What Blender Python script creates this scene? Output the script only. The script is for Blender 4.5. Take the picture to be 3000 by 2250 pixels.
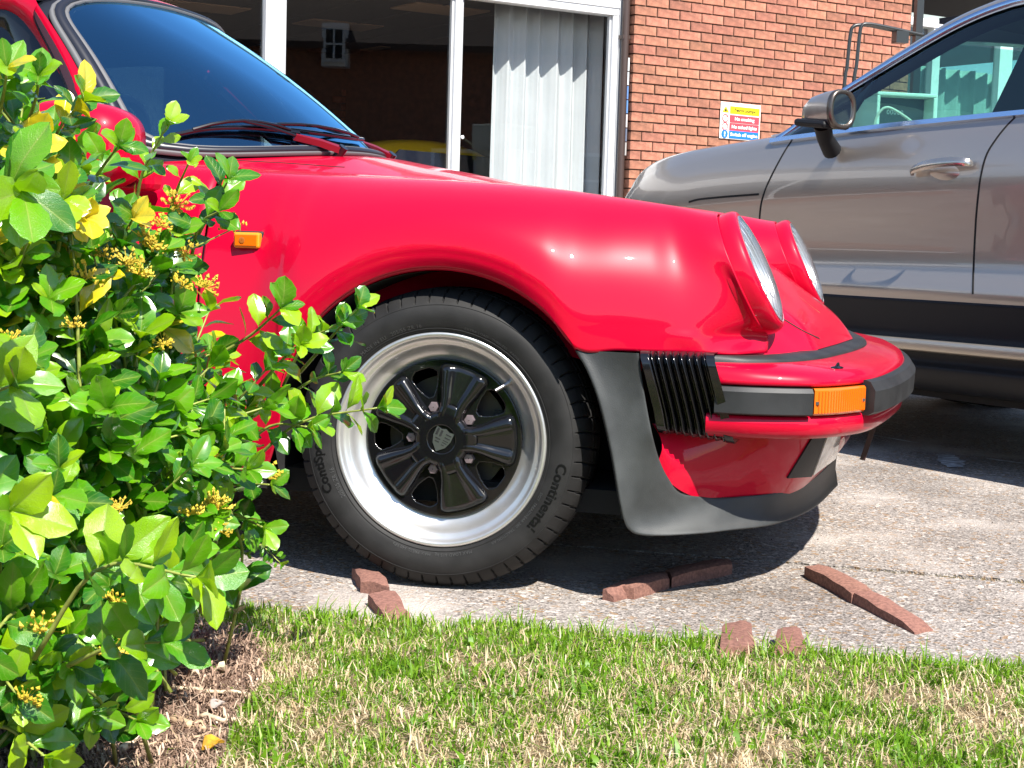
import bpy, bmesh, math, random
import numpy as np
from mathutils import Vector, Matrix
from mathutils.bvhtree import BVHTree
for o in list(bpy.data.objects): bpy.data.objects.remove(o)
SC = bpy.context.scene
COL = SC.collection
PI = math.pi
R = math.radians
random.seed(7); RNG = np.random.default_rng(7)

# ------------------------------------------------------------------ camera
F_PX, ROLL, HOR, CAM_H = 4600.0, 0.03, 680.0, 0.752
PITCH = math.atan((1125 - HOR) / F_PX)
cp_, sp_ = math.cos(PITCH), math.sin(PITCH)
c_, s_ = math.cos(ROLL), math.sin(ROLL)
FW = np.array([0, cp_, -sp_]); _r0 = np.array([1., 0, 0]); _u0 = np.array([0, sp_, cp_])
RT = _r0 * c_ + _u0 * s_; UP = -_r0 * s_ + _u0 * c_
CP = np.array([0, 0, CAM_H])
cam = bpy.data.cameras.new('camera'); cam_o = bpy.data.objects.new('camera', cam); COL.objects.link(cam_o)
cam.sensor_width = 36; cam.lens = F_PX * 36 / 3000; cam.clip_start = .05; cam.clip_end = 500
m = Matrix(((RT[0], UP[0], -FW[0], 0), (RT[1], UP[1], -FW[1], 0), (RT[2], UP[2], -FW[2], CAM_H), (0, 0, 0, 1)))
cam_o.matrix_world = m
SC.camera = cam_o
# ------------------------------------------------------------------ sky and sun
W = bpy.data.worlds.new('World'); SC.world = W; W.use_nodes = True
nt = W.node_tree; nt.nodes.clear()
SUN = Vector((.40, -.70, 1.0)).normalized()
sky = nt.nodes.new('ShaderNodeTexSky'); sky.sky_type = 'NISHITA'; sky.sun_disc = False
sky.sun_elevation = math.asin(SUN.z); sky.sun_rotation = math.atan2(SUN.x, SUN.y)
sky.air_density = 1.0; sky.dust_density = .25; sky.ozone_density = 2.2
bg = nt.nodes.new('ShaderNodeBackground'); bg.inputs[1].default_value = .10
wo = nt.nodes.new('ShaderNodeOutputWorld')
nt.links.new(sky.outputs[0], bg.inputs[0]); nt.links.new(bg.outputs[0], wo.inputs[0])
sl = bpy.data.lights.new('sun', 'SUN'); sl.energy = 5.0; sl.angle = R(.55); sl.color = (1, .95, .87)
so = bpy.data.objects.new('sun', sl); COL.objects.link(so)
so.rotation_euler = SUN.to_track_quat('Z', 'Y').to_euler(); so.location = (4, -7, 12)
vs = SC.view_settings; vs.view_transform = 'Standard'; vs.look = 'None'; vs.gamma = 1; vs.exposure = 1.12
vs.use_curve_mapping = False
SC.cycles.max_bounces = 8; SC.cycles.transparent_max_bounces = 16; SC.cycles.glossy_bounces = 5
SC.cycles.transmission_bounces = 8; SC.cycles.diffuse_bounces = 3
SC.cycles.use_denoising = True
SC.cycles.sample_clamp_indirect = 6

# ------------------------------------------------------------------ measuring helpers (points on real planes)
def ray(px, py): return FW + RT * ((px - 1500) / F_PX) + UP * (-(py - 1125) / F_PX)
def at_depth(px, py, Y):
    d = ray(px, py); return CP + d * (Y / d[1])
def at_z(px, py, z=0.0):
    d = ray(px, py); return CP + d * ((z - CAM_H) / d[2])
def at_plane(px, py, p0, n):
    d = ray(px, py); n = np.array(n); return CP + d * (((np.array(p0) - CP) @ n) / (d @ n))

# ------------------------------------------------------------------ build helpers
def link(name, me, mat=None, parent=None):
    o = bpy.data.objects.new(name, me); COL.objects.link(o)
    if parent is not None: o.parent = parent
    if mat is not None and me is not None and len(me.materials) == 0: me.materials.append(mat)
    return o
def smooth(me, on=True):
    me.polygons.foreach_set('use_smooth', [on] * len(me.polygons))
def mesh(name, vs_, fs_, mat=None, parent=None, sm=False, auto=None):
    me = bpy.data.meshes.new(name); me.from_pydata([tuple(map(float, v)) for v in vs_], [], [tuple(f) for f in fs_]); me.update()
    if sm: smooth(me)
    if auto is not None: me.set_sharp_from_angle(angle=R(auto))
    return link(name, me, mat, parent)
def tag(o, label=None, cat=None, group=None, kind=None):
    if label: o['label'] = label
    if cat: o['category'] = cat
    if group: o['group'] = group
    if kind: o['kind'] = kind
    return o
def empty(name, loc=(0, 0, 0), rz=0.0, label=None, cat=None, group=None, parent=None):
    o = bpy.data.objects.new(name, None); COL.objects.link(o); o.location = loc; o.rotation_euler = (0, 0, rz)
    o.empty_display_size = .1
    if parent is not None: o.parent = parent
    return tag(o, label, cat, group)
def cat_rom(P, n, ts=None):
    """n samples along a Catmull-Rom curve through P (k x d)."""
    P = np.asarray(P, float); k = len(P)
    if ts is None: ts = np.linspace(0, k - 1, n)
    out = []
    for t in ts:
        i = min(int(t), k - 2); f = t - i
        p0 = P[i - 1] if i > 0 else 2 * P[0] - P[1]
        p1, p2 = P[i], P[i + 1]
        p3 = P[i + 2] if i + 2 < k else 2 * P[-1] - P[-2]
        out.append(.5 * ((2 * p1) + (-p0 + p2) * f + (2 * p0 - 5 * p1 + 4 * p2 - p3) * f * f + (-p0 + 3 * p1 - 3 * p2 + p3) * f ** 3))
    return np.array(out)
def cat_rom_c(P, n):
    """the same with chord-length tangents, for unevenly spaced points"""
    P = np.asarray(P, float); k = len(P); D = [np.linalg.norm(P[i + 1] - P[i]) ** .75 + 1e-6 for i in range(k - 1)]; out = []
    for t in np.linspace(0, k - 1, n):
        i = min(int(t), k - 2); f = t - i; p1, p2 = P[i], P[i + 1]; d1 = D[i]
        d0 = D[i - 1] if i > 0 else d1; p0 = P[i - 1] if i > 0 else 2 * p1 - p2
        d2 = D[i + 1] if i + 2 < k else d1; p3 = P[i + 2] if i + 2 < k else 2 * p2 - p1
        m1 = ((p1 - p0) / d0 - (p2 - p0) / (d0 + d1) + (p2 - p1) / d1) * d1; m2 = ((p2 - p1) / d1 - (p3 - p1) / (d1 + d2) + (p3 - p2) / d2) * d1
        h = f * f; g = h * f; out.append((2 * g - 3 * h + 1) * p1 + (g - 2 * h + f) * m1 + (-2 * g + 3 * h) * p2 + (g - h) * m2)
    return np.array(out)
def loft(secs, nu, nv):
    S = np.array([cat_rom_c(s, nv) for s in secs])            # k x nv x 3
    return np.stack([cat_rom(S[:, j], nu) for j in range(nv)], 1)  # nu x nv x 3
def grid_faces(nu, nv, closed_u=False, closed_v=False, off=0, flip=False):
    f = []
    for i in range(nu if closed_u else nu - 1):
        for j in range(nv if closed_v else nv - 1):
            a = off + i * nv + j; b = off + ((i + 1) % nu) * nv + j
            c = off + ((i + 1) % nu) * nv + (j + 1) % nv; d = off + i * nv + (j + 1) % nv
            f.append((a, d, c, b) if flip else (a, b, c, d))
    return f
def grid(name, P, mat, parent=None, closed_u=False, closed_v=False, flip=False, sm=True, thick=0, keep=None):
    nu, nv = P.shape[:2]
    fs_ = grid_faces(nu, nv, closed_u, closed_v, 0, flip)
    if keep is not None: fs_ = [f for f in fs_ if keep(*f)]
    o = mesh(name, P.reshape(-1, 3), fs_, mat, parent, sm)
    if thick:
        md = o.modifiers.new('thick', 'SOLIDIFY'); md.thickness = abs(thick); md.offset = -1 if thick > 0 else 1
    return o
class MB:
    """collects simple solids into one mesh"""
    def __init__(s): s.v = []; s.f = []
    def add(s, v, f):
        o = len(s.v); s.v += [tuple(map(float, p)) for p in v]; s.f += [tuple(i + o for i in q) for q in f]; return s
    def box(s, c, d, M3=None):
        c = np.array(c, float); d = np.array(d, float) / 2
        v = np.array([[x, y, z] for x in (-1, 1) for y in (-1, 1) for z in (-1, 1)]) * d
        if M3 is not None: v = v @ np.array(M3).T
        return s.add(v + c, [(0, 1, 3, 2), (4, 6, 7, 5), (0, 4, 5, 1), (2, 3, 7, 6), (0, 2, 6, 4), (1, 5, 7, 3)])
    def tube(s, pts, r, n=10, cap=True):
        pts = [np.array(p, float) for p in pts]; k = len(pts)
        rs = r if hasattr(r, '__len__') else [r] * k
        T = [(pts[min(i + 1, k - 1)] - pts[max(i - 1, 0)]) for i in range(k)]
        T = [t / (np.linalg.norm(t) + 1e-9) for t in T]
        a = np.array([0, 0, 1.]) if abs(T[0][2]) < .9 else np.array([1., 0, 0])
        V = []
        x = np.cross(T[0], a); x /= np.linalg.norm(x)
        for i in range(k):
            x = x - T[i] * (x @ T[i]); x /= np.linalg.norm(x) + 1e-9; y = np.cross(T[i], x)
            V += [pts[i] + rs[i] * (math.cos(2 * PI * j / n) * x + math.sin(2 * PI * j / n) * y) for j in range(n)]
        F = grid_faces(k, n, False, True)
        if cap: F += [tuple(range(n)), tuple(range((k - 1) * n, k * n))[::-1]]
        return s.add(V, F)
    def prism(s, poly, vec):
        poly = [np.array(p, float) for p in poly]; n = len(poly); vec = np.array(vec, float)
        return s.add(poly + [p + vec for p in poly], [tuple(range(n))[::-1], tuple(range(n, 2 * n))] + [(i, (i + 1) % n, n + (i + 1) % n, n + i) for i in range(n)])
    def lathe(s, prof, axis_o=(0, 0, 0), n=48, frame=None, cap=False):
        """prof: (r, h); default axis +y (lateral)"""
        ex, ey, ez = frame if frame is not None else (np.array([1., 0, 0]), np.array([0, 0, 1.]), np.array([0, 1., 0]))
        o = np.array(axis_o, float)
        V = [o + r * (math.cos(2 * PI * j / n) * ex + math.sin(2 * PI * j / n) * ey) + h * ez for (r, h) in prof for j in range(n)]
        F = grid_faces(len(prof), n, False, True)
        if cap: F += [tuple(range(n)), tuple(range((len(prof) - 1) * n, len(prof) * n))[::-1]]
        return s.add(V, F)
    def build(s, name, mat=None, parent=None, sm=False, auto=None, bev=0, seg=2):
        o = mesh(name, s.v, s.f, mat, parent, sm or auto is not None, auto)
        bm = bmesh.new(); bm.from_mesh(o.data); bmesh.ops.recalc_face_normals(bm, faces=bm.faces); bm.to_mesh(o.data); bm.free()
        if auto is not None: o.data.set_sharp_from_angle(angle=R(auto))
        if bev:
            md = o.modifiers.new('edge', 'BEVEL'); md.width = bev; md.segments = seg; md.limit_method = 'ANGLE'; md.angle_limit = R(35)
        return o
def copy_tree(o, parent=None):
    c = o.copy(); COL.objects.link(c)
    if parent is not None: c.parent = parent
    for ch in list(o.children): copy_tree(ch, c)
    return c
def text_mesh(txt, size=1.0, spacing=1.0, bold=0.0):
    cu = bpy.data.curves.new('t', 'FONT'); cu.body = txt; cu.size = size; cu.space_character = spacing; cu.offset = bold
    cu.resolution_u = 3
    o = bpy.data.objects.new('t', cu); COL.objects.link(o)
    dg = bpy.context.evaluated_depsgraph_get(); me = bpy.data.meshes.new_from_object(o.evaluated_get(dg))
    bpy.data.objects.remove(o); bpy.data.curves.remove(cu)
    v = np.array([x.co[:] for x in me.vertices]); f = [tuple(p.vertices) for p in me.polygons]
    bpy.data.meshes.remove(me)
    return v, f

# ------------------------------------------------------------------ materials
MATS = {}
def mat(name, col=(.5, .5, .5), rough=.5, metal=0, coat=0, ior=1.5, spec=.5, noise=0, nscale=30, bump=0, bscale=200, rvar=0, vary=None, emit=None, alpha=None, trans=0, sheen=0, ncol=None, coatr=.03, bdist=.002):
    m = bpy.data.materials.new(name); m.use_nodes = True; n = m.node_tree; b = n.nodes['Principled BSDF']; L = n.links.new
    b.inputs['Base Color'].default_value = (*col, 1); b.inputs['Roughness'].default_value = rough; b.inputs['Metallic'].default_value = metal
    b.inputs['Coat Weight'].default_value = coat; b.inputs['Coat Roughness'].default_value = coatr; b.inputs['IOR'].default_value = ior
    b.inputs['Specular IOR Level'].default_value = spec; b.inputs['Transmission Weight'].default_value = trans
    if emit: b.inputs['Emission Color'].default_value = (*emit[:3], 1); b.inputs['Emission Strength'].default_value = emit[3]
    tc = n.nodes.new('ShaderNodeTexCoord')
    if noise:
        nz = n.nodes.new('ShaderNodeTexNoise'); nz.inputs['Scale'].default_value = nscale; nz.inputs['Detail'].default_value = 6; L(tc.outputs['Object'], nz.inputs['Vector'])
        mx = n.nodes.new('ShaderNodeMix'); mx.data_type = 'RGBA'
        c2 = ncol or tuple(max(0, x * (1 - noise)) for x in col)
        mx.inputs[6].default_value = (*c2, 1); mx.inputs[7].default_value = (*[min(1, x * (1 + noise * .5)) for x in col], 1)
        rp = n.nodes.new('ShaderNodeMapRange'); rp.inputs[1].default_value = .35; rp.inputs[2].default_value = .65
        L(nz.outputs[0], rp.inputs[0]); L(rp.outputs[0], mx.inputs[0]); L(mx.outputs[2], b.inputs['Base Color'])
        if rvar:
            rr = n.nodes.new('ShaderNodeMapRange'); rr.inputs[3].default_value = rough - rvar; rr.inputs[4].default_value = rough + rvar
            L(nz.outputs[0], rr.inputs[0]); L(rr.outputs[0], b.inputs['Roughness'])
    if vary:                                   # per-object tint variation
        oi = n.nodes.new('ShaderNodeObjectInfo'); hs = n.nodes.new('ShaderNodeHueSaturation')
        src = b.inputs['Base Color'].links[0].from_socket if b.inputs['Base Color'].links else None
        if src: L(src, hs.inputs['Color'])
        else: hs.inputs['Color'].default_value = (*col, 1)
        mr = n.nodes.new('ShaderNodeMapRange'); mr.inputs[3].default_value = 1 - vary; mr.inputs[4].default_value = 1 + vary
        L(oi.outputs['Random'], mr.inputs[0]); L(mr.outputs[0], hs.inputs['Value'])
        m2 = n.nodes.new('ShaderNodeMath'); m2.operation = 'MULTIPLY_ADD'; m2.inputs[1].default_value = 7.31; m2.inputs[2].default_value = .13
        m3 = n.nodes.new('ShaderNodeMath'); m3.operation = 'FRACT'; L(oi.outputs['Random'], m2.inputs[0]); L(m2.outputs[0], m3.inputs[0])
        mh = n.nodes.new('ShaderNodeMapRange'); mh.inputs[3].default_value = .5 - vary * .025; mh.inputs[4].default_value = .5 + vary * .025
        L(m3.outputs[0], mh.inputs[0]); L(mh.outputs[0], hs.inputs['Hue']); L(hs.outputs[0], b.inputs['Base Color'])
    if bump:
        bz = n.nodes.new('ShaderNodeTexNoise'); bz.inputs['Scale'].default_value = bscale; bz.inputs['Detail'].default_value = 4; L(tc.outputs['Object'], bz.inputs['Vector'])
        bp = n.nodes.new('ShaderNodeBump'); bp.inputs['Strength'].default_value = bump; bp.inputs['Distance'].default_value = bdist; L(bz.outputs[0], bp.inputs['Height']); L(bp.outputs[0], b.inputs['Normal'])
    MATS[name] = m; return m
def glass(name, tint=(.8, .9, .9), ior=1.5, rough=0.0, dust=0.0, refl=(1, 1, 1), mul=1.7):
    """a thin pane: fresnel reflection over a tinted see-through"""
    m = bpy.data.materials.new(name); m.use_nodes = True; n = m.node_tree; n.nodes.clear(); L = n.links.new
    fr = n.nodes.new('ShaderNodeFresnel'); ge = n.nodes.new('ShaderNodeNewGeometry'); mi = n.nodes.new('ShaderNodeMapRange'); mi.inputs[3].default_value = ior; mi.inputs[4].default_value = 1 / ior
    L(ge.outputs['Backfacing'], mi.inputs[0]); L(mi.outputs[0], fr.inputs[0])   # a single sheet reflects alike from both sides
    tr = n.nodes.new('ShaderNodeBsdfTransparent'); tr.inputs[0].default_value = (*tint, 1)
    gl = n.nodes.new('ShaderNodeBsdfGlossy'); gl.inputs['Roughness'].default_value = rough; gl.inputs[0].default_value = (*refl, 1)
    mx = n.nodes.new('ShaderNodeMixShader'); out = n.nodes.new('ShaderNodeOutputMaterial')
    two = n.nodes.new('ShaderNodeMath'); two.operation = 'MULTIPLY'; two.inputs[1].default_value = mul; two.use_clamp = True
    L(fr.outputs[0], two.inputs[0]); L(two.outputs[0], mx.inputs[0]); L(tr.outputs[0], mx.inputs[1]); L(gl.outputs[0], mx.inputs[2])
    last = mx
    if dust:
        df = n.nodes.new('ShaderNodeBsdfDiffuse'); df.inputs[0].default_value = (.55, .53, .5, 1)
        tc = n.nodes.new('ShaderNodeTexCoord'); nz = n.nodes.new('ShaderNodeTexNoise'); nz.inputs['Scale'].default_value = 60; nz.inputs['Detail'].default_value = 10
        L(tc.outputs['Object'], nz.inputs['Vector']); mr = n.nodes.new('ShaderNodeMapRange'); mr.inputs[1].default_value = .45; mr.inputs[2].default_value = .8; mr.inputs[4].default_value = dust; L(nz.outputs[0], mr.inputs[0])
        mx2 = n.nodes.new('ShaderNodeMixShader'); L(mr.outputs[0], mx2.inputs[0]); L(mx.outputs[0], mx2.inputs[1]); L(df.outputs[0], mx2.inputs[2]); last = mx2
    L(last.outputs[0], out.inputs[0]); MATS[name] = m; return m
RED = mat('red_paint', (.47, .0004, .022), .36, coat=.55, coatr=.015, spec=.12)
WIPRED = mat('wiper_red', (.16, .002, .010), .35, coat=.3)
BLACK = mat('black_rubber', (.018, .019, .02), .55, noise=.4, nscale=14, rvar=.08, bump=.15, bscale=600)
LIPM = mat('weathered_black_plastic', (.036, .039, .039), .5, noise=.45, nscale=9, rvar=.1, bump=.2, bscale=500)
BLKGLOSS = mat('gloss_black', (.005, .005, .006), .16, coat=.3)
DARK = mat('dark_underside', (.006, .006, .006), .9)
TYRE = mat('tyre_rubber', (.0135, .013, .0128), .66, spec=.35, noise=.35, nscale=22, rvar=.08, bump=.1, bscale=700)
LETTER = mat('tyre_lettering', (.003, .003, .003), .5, spec=.2)
ALU = mat('brushed_aluminium', (.72, .71, .69), .34, metal=.82, noise=.05, nscale=25, rvar=.02)
STEEL = mat('steel_bolt', (.35, .33, .34), .35, metal=1)
CHROME = mat('chrome', (.8, .8, .8), .08, metal=1)
GREYRUB = mat('grey_seal', (.10, .10, .105), .6)
BLUERUB = mat('dark_seal', (.014, .015, .022), .35)
GLASS_W = glass('windscreen_glass', (.28, .36, .42), 1.52, mul=5.0, refl=(.30, .70, 1))  # blue sky reflection put in by the reflection tint and boosted fresnel
GLASS_D = glass('car_side_glass', (.45, .6, .57), 1.5)
PANE = glass('shop_window_glass', (.965, .97, .97), 1.5, dust=.0, mul=.9)
LAMPG = glass('lamp_glass', (.92, .94, .95), 1.5, rough=.22, dust=.0)
AMBER = mat('amber_plastic', (.75, .13, .002), .15, coat=.6, emit=None)
AMBER2 = mat('amber_marker_plastic', (.75, .25, .01), .12, coat=.6)
SEATM = mat('seat_leather', (.02, .022, .03), .6)
BOLT = mat('bolt_paint', (.28, .22, .24), .4, metal=.6)
GOLD = mat('gold_badge', (.8, .58, .25), .3, metal=1)
# ================================================================== RED SPORTS CAR
TH = R(15)
FWD = np.array([math.cos(TH), -math.sin(TH), 0]); LAT = np.array([math.sin(TH), math.cos(TH), 0])
_w = at_depth(1288, 1288, 3.24); CO = np.array([_w[0], _w[1], 0])
WHEEL_Z = .3165
CW = .82                                      # half width: the car's centre plane
def to_car(p): q = np.asarray(p) - CO; return np.array([q @ FWD, q @ LAT, q[2]])
def car_px(px, py, l):
    d = ray(px, py); t = ((CO + LAT * l - CP) @ LAT) / (d @ LAT); return to_car(CP + d * t)
def bvh_of(*obs):
    V = []; F = []
    dg = bpy.context.evaluated_depsgraph_get()
    for o in obs:
        k = len(V); V += [tuple(v.co) for v in o.data.vertices]; F += [tuple(i + k for i in p.vertices) for p in o.data.polygons]
    return BVHTree.FromPolygons(V, F)
def car_hit(bv, px, py):
    d = ray(px, py); o = to_car(CP); dd = np.array([d @ FWD, d @ LAT, d[2]])
    h = bv.ray_cast(Vector(o), Vector(dd).normalized())
    return (np.array(h[0]), np.array(h[1])) if h[0] is not None else (None, None)
def mir(P): P = np.array(P, float); P[..., 1] = 2 * CW - P[..., 1]; return P

car = empty('red_sports_car', tuple(CO), -TH, 'red classic sports car with black five-spoke wheel, parked nose right beside the bush', 'car')
AR = .357
def arch(deg): return (AR * math.cos(R(deg)), .318 + AR * math.sin(R(deg)))
def sec(s0, l0, z0, s6, l6, z6, lf, zin, lin=.20, f0=.2, pw=1.0):
    """side section: bottom edge, flank, quarter-round shoulder, ridge, slope down to the bonnet"""
    out = [(s0, l0, z0)]
    def at(f, l): return (s0 + (s6 - s0) * f, l, z0 + (z6 - z0) * f)
    out.append(at(f0 * .5, lf + (l0 - lf) * .25)); out.append(at(f0, lf))
    for a in (20, 38, 54, 68, 80, 90):
        a = R(a); out.append(at(f0 + (1 - f0) * math.sin(a) ** pw, lf + (l6 - lf) * (1 - math.cos(a))))
    out.append((s6, l6 + lin * .45, z6 - (z6 - zin) * .30)); out.append((s6, l6 + lin * .8, z6 - (z6 - zin) * .8)); out.append((s6, l6 + lin, zin - .03))
    return out
def zc(s):                                     # bonnet centre line height
    return float(np.interp(s, [-.75, -.43, -.2, 0, .2, .4, .52, .584, .659, .70, .739, .771, .784, .79],
                           [.955, .937, .90, .862, .815, .755, .715, .688, .632, .606, .578, .552, .53, .518]))
def zhood(s):                                  # bonnet edge height beside the wing
    return float(np.interp(s, [-.75, -.43, -.2, 0, .2, .4, .55], [.885, .878, .868, .835, .79, .735, .68]))
RIDGE = lambda s: float(np.interp(s, [-2, -.9, -.72, -.45, -.06, .1, .2, .32, .42, .53], [.885, .884, .877, .868, .862, .8545, .8455, .832, .8195, .804]))
FS = []
for (s0, l0, z0, s6, l6, lf) in [(-.560, .035, .19, -.56, .175, -.004), (-.50, .03, .19, -.50, .18, -.014), (-.40, .0, .21, -.43, .185, -.03), (-.348, -.03, .33, -.38, .19, -.042),
                                 (*[arch(165)[0], -.036, arch(165)[1]], -.34, .195, -.047), (*[arch(150)[0], -.038, arch(150)[1]], -.29, .195, -.05), (arch(130)[0], -.036, arch(130)[1], -.21, .20, -.048), (arch(110)[0], -.03, arch(110)[1], -.11, .20, -.042),
                                 (arch(90)[0], -.028, arch(90)[1], .0, .20, -.04), (arch(70)[0], -.03, arch(70)[1], .11, .205, -.042), (arch(52)[0], -.034, arch(52)[1], .20, .21, -.041), (arch(35)[0], -.027, .522, .27, .215, -.029),
                                 (.37, .0, .521, .34, .217, -.001), (.455, .032, .520, .395, .219, .030), (.535, .066, .519, .44, .221, .060)]:
    FS.append(sec(s0, l0, z0, s6, l6, RIDGE(s6), lf, zhood(s6), lin=.19, f0=.22))
HC = np.array([.590, .225, .676]); HN = np.array([.907, 0, .421]); HT = np.array([-.421, 0, .907]); HL = np.array([0, 1., 0])
def ringpt(a, r, d=0.0): a = R(a); return HC + HN * d + r * (math.cos(a) * HL + math.sin(a) * HT)
def hsec(r, d, p0):
    p = [p0] + [tuple(ringpt(a, r) + d * np.array([1, 0, -.10])) for a in (258, 228, 204, 182, 160, 138, 116, 103, 90, 45, 5, -35)]
    if d < 0: p = [p[0]] + [(q[0], q[1] if q[2] > .69 or k > 6 else q[1] * .55 + .45 * (.098 + .04 * max(0, (.60 - q[2]) / .1)), q[2]) for k, q in enumerate(p[1:])]
    return p
def fix13(s): return s if len(s) == 13 else s[:2] + [tuple((np.array(s[1]) + np.array(s[2])) / 2)] + s[2:]
FS = [fix13(s) for s in FS]
FS.append(hsec(.1415, -.03, (.600, .108, .519))); FS.append(hsec(.141, 0, (.650, .182, .519)))
WING = loft(FS, 150, 56)
# far end lip turned inward so that the edge has depth
wing = grid('front_wing', WING, RED, car, flip=True, thick=-.004)
farwing = grid('front_wing', mir(WING), RED, car, thick=-.004)
BV_W = bvh_of(wing)
# arch lip and dark wheel housing
lipe = []
for a in np.linspace(165, 35, 40):
    s, z = arch(a); l = float(np.interp(a, [35, 70, 90, 110, 150, 165], [-.036, -.03, -.028, -.03, -.038, -.036]))
    lipe.append([(s, l, z), (s * 1.0 - .004 * math.cos(R(a)), l + .004, z - .005 * math.sin(R(a))), (s - .004 * math.cos(R(a)), l + .007, z - .004 * math.sin(R(a)))])
grid('arch_lip', np.array(lipe), RED, car, flip=True); grid('arch_lip', mir(np.array(lipe)), RED, car)
hs = []
for a in np.linspace(200, 12, 30):
    s, z = .385 * math.cos(R(a)), .318 + .372 * math.sin(R(a)); s, z = (.356 * math.cos(R(a)), .318 + .350 * math.sin(R(a))) if 36 < a < 166 else (s, z); hs.append([(s, -.022 if 36 < a < 166 else .03, z), (s, .2, z), (s, .5, z), (s * .05, .5, .33)])
grid('wheel_housing', np.array(hs), DARK, car, sm=False); grid('wheel_housing', mir(np.array(hs)), DARK, car, sm=False)
MB().box((-.9, CW, .2), (2.7, 1.50, .05)).box((.36, CW, .29), (.4, 1.0, .12)).build('underbody', DARK, car)
# bonnet and nose
nose_l = [.04, .066, .095, .188, .29, .40, .61, .82]; nose_s = [.53, .552, .594, .662, .697, .717, .744, .765]
def nose_edge(l):
    l = l if l <= CW else 2 * CW - l
    return float(np.interp(l, nose_l, nose_s))
NB = np.zeros((80, 65, 3))
ll = np.concatenate([np.linspace(.10, .40, 18)[:-1], np.linspace(.40, 1.24, 31), np.linspace(1.24, 1.54, 18)[1:]])
ed = cat_rom([(nose_edge(l),) for l in ll], len(ll))[:, 0]
def screen_base(l): u = (l - CW) / .605; return -.475 - .35 * min(abs(u), 1.08) ** 2.2, .948 - .05 * min(abs(u), 1.08) ** 2
for j, l in enumerate(ll):
    e = ed[j]; a = abs(l - CW); le = CW - a
    sb, zb = screen_base(l); s0 = sb - .02
    for i, u in enumerate(np.linspace(0, 1, 80) ** .9):
        s = s0 + (e + .025 - s0) * u
        sp = s if s < .2 else .2 + (s - .2) * (.79 - .2) / (e + .025 - .2)
        ze, zm = zhood(s) - .004, zc(sp)
        k = min(a / .45, 1); z = zm - (zm - min(ze, zm - .005)) * k ** 2.2
        if s > .3: z = zm - (zm - min(ze, zm - .005)) * k ** 2.2 * max(0, min(1, (.62 - s) / .3)) - .02 * k ** 2 * min(1, (s - .3) / .2) * max(0, (.79 - sp) / .5)
        if a > .45: z -= (a - .45) * .55 * min(1, max(0, (s + .5) / .2))
        wgt = max(0, min(1, (s0 + .16 - s) / .16)); wgt = wgt * wgt * (3 - 2 * wgt)
        z = z * (1 - wgt) + (zb - .014) * wgt
        if le < .33 and s > .42: z = min(z, .519 + .16 * max(0, (e - s) / .3) + .02 * math.sqrt(max(0, (e - s)) / .1))
        if le < .24 and s < .4: z -= (.24 - le) * .9 * min(1, max(.35, (s + .9) / .3))
        NB[i, j] = (s, l, z)
for _ in range(3): NB[1:-1, 1:-1, 2] = (NB[1:-1, 1:-1, 2] * 2 + NB[:-2, 1:-1, 2] + NB[2:, 1:-1, 2] + NB[1:-1, :-2, 2] + NB[1:-1, 2:, 2]) / 6
bonnet = grid('bonnet', NB, RED, car, flip=True)
BV_N = bvh_of(bonnet)
BV_WN = bvh_of(wing, bonnet)
def ribbon(name, bv, pts, w, m_, parent=car, off=.0008, n=60, thick=.0015, local=None):
    """a narrow strip lying on a panel, for shut lines; pts are pixel positions measured on the photo"""
    pts = cat_rom(pts, n); H = []; last = None
    for p in pts:
        h, nn = car_hit(bv, *p) if local is None else local(bv, *p)
        if h is not None: H.append((h, nn))
    V = []; F = []
    for i, (h, nn) in enumerate(H):
        a = H[max(i - 1, 0)][0]; b = H[min(i + 1, len(H) - 1)][0]; t = b - a; t /= np.linalg.norm(t) + 1e-9
        if nn @ ((to_car(CP) if local is None else local(None, 0, 0)) - h) < 0: nn = -nn
        sd = np.cross(t, nn); sd /= np.linalg.norm(sd) + 1e-9
        V += [h + sd * w / 2 - nn * .002, h + sd * w / 2 + nn * off, h - sd * w / 2 + nn * off, h - sd * w / 2 - nn * .002]
    n_ = len(H)
    if n_ < 2: return None
    return mesh(name, V, grid_faces(n_, 4, False, True), m_, parent)
# ---- door and rear body
def side_sec(s, bulge=0.0, z0=.19):
    return fix13(sec(s, .035, z0, s, .165, RIDGE(s), .004 - bulge, RIDGE(s) + .004, lin=.09))
DOOR = loft([side_sec(s) for s in (-.566, -.8, -1.1, -1.4, -1.66)], 40, 56)
door = grid('door', DOOR, RED, car, flip=True, thick=-.004); grid('door', mir(DOOR), RED, car, thick=-.004)
BV_D = bvh_of(door, wing)
rs = []
for (s, z0, lf, z6, l6) in [(-1.668, .19, .0, .884, .17), (-1.85, .2, -.02, .884, .2), (-1.95, .40, -.045, .885, .23), (-2.1, .62, -.06, .885, .27), (-2.272, .675, -.065, .885, .3), (-2.45, .62, -.06, .875, .31), (-2.62, .40, -.05, .85, .32), (-2.75, .30, -.03, .82, .33), (-2.95, .32, .03, .76, .36), (-3.1, .34, .14, .70, .42)]:
    rs.append(fix13(sec(s, lf + .005, z0, s, l6, z6, lf, z6 + .01, lin=.12)))
REAR = loft(rs, 60, 56)
grid('rear_wing', REAR, RED, car, flip=True, thick=-.004); grid('rear_wing', mir(REAR), RED, car, thick=-.004)
MB().box((-3.09, CW, .5), (.06, 1.36, .34)).build('rear_bumper', RED, car, bev=.02)
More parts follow.
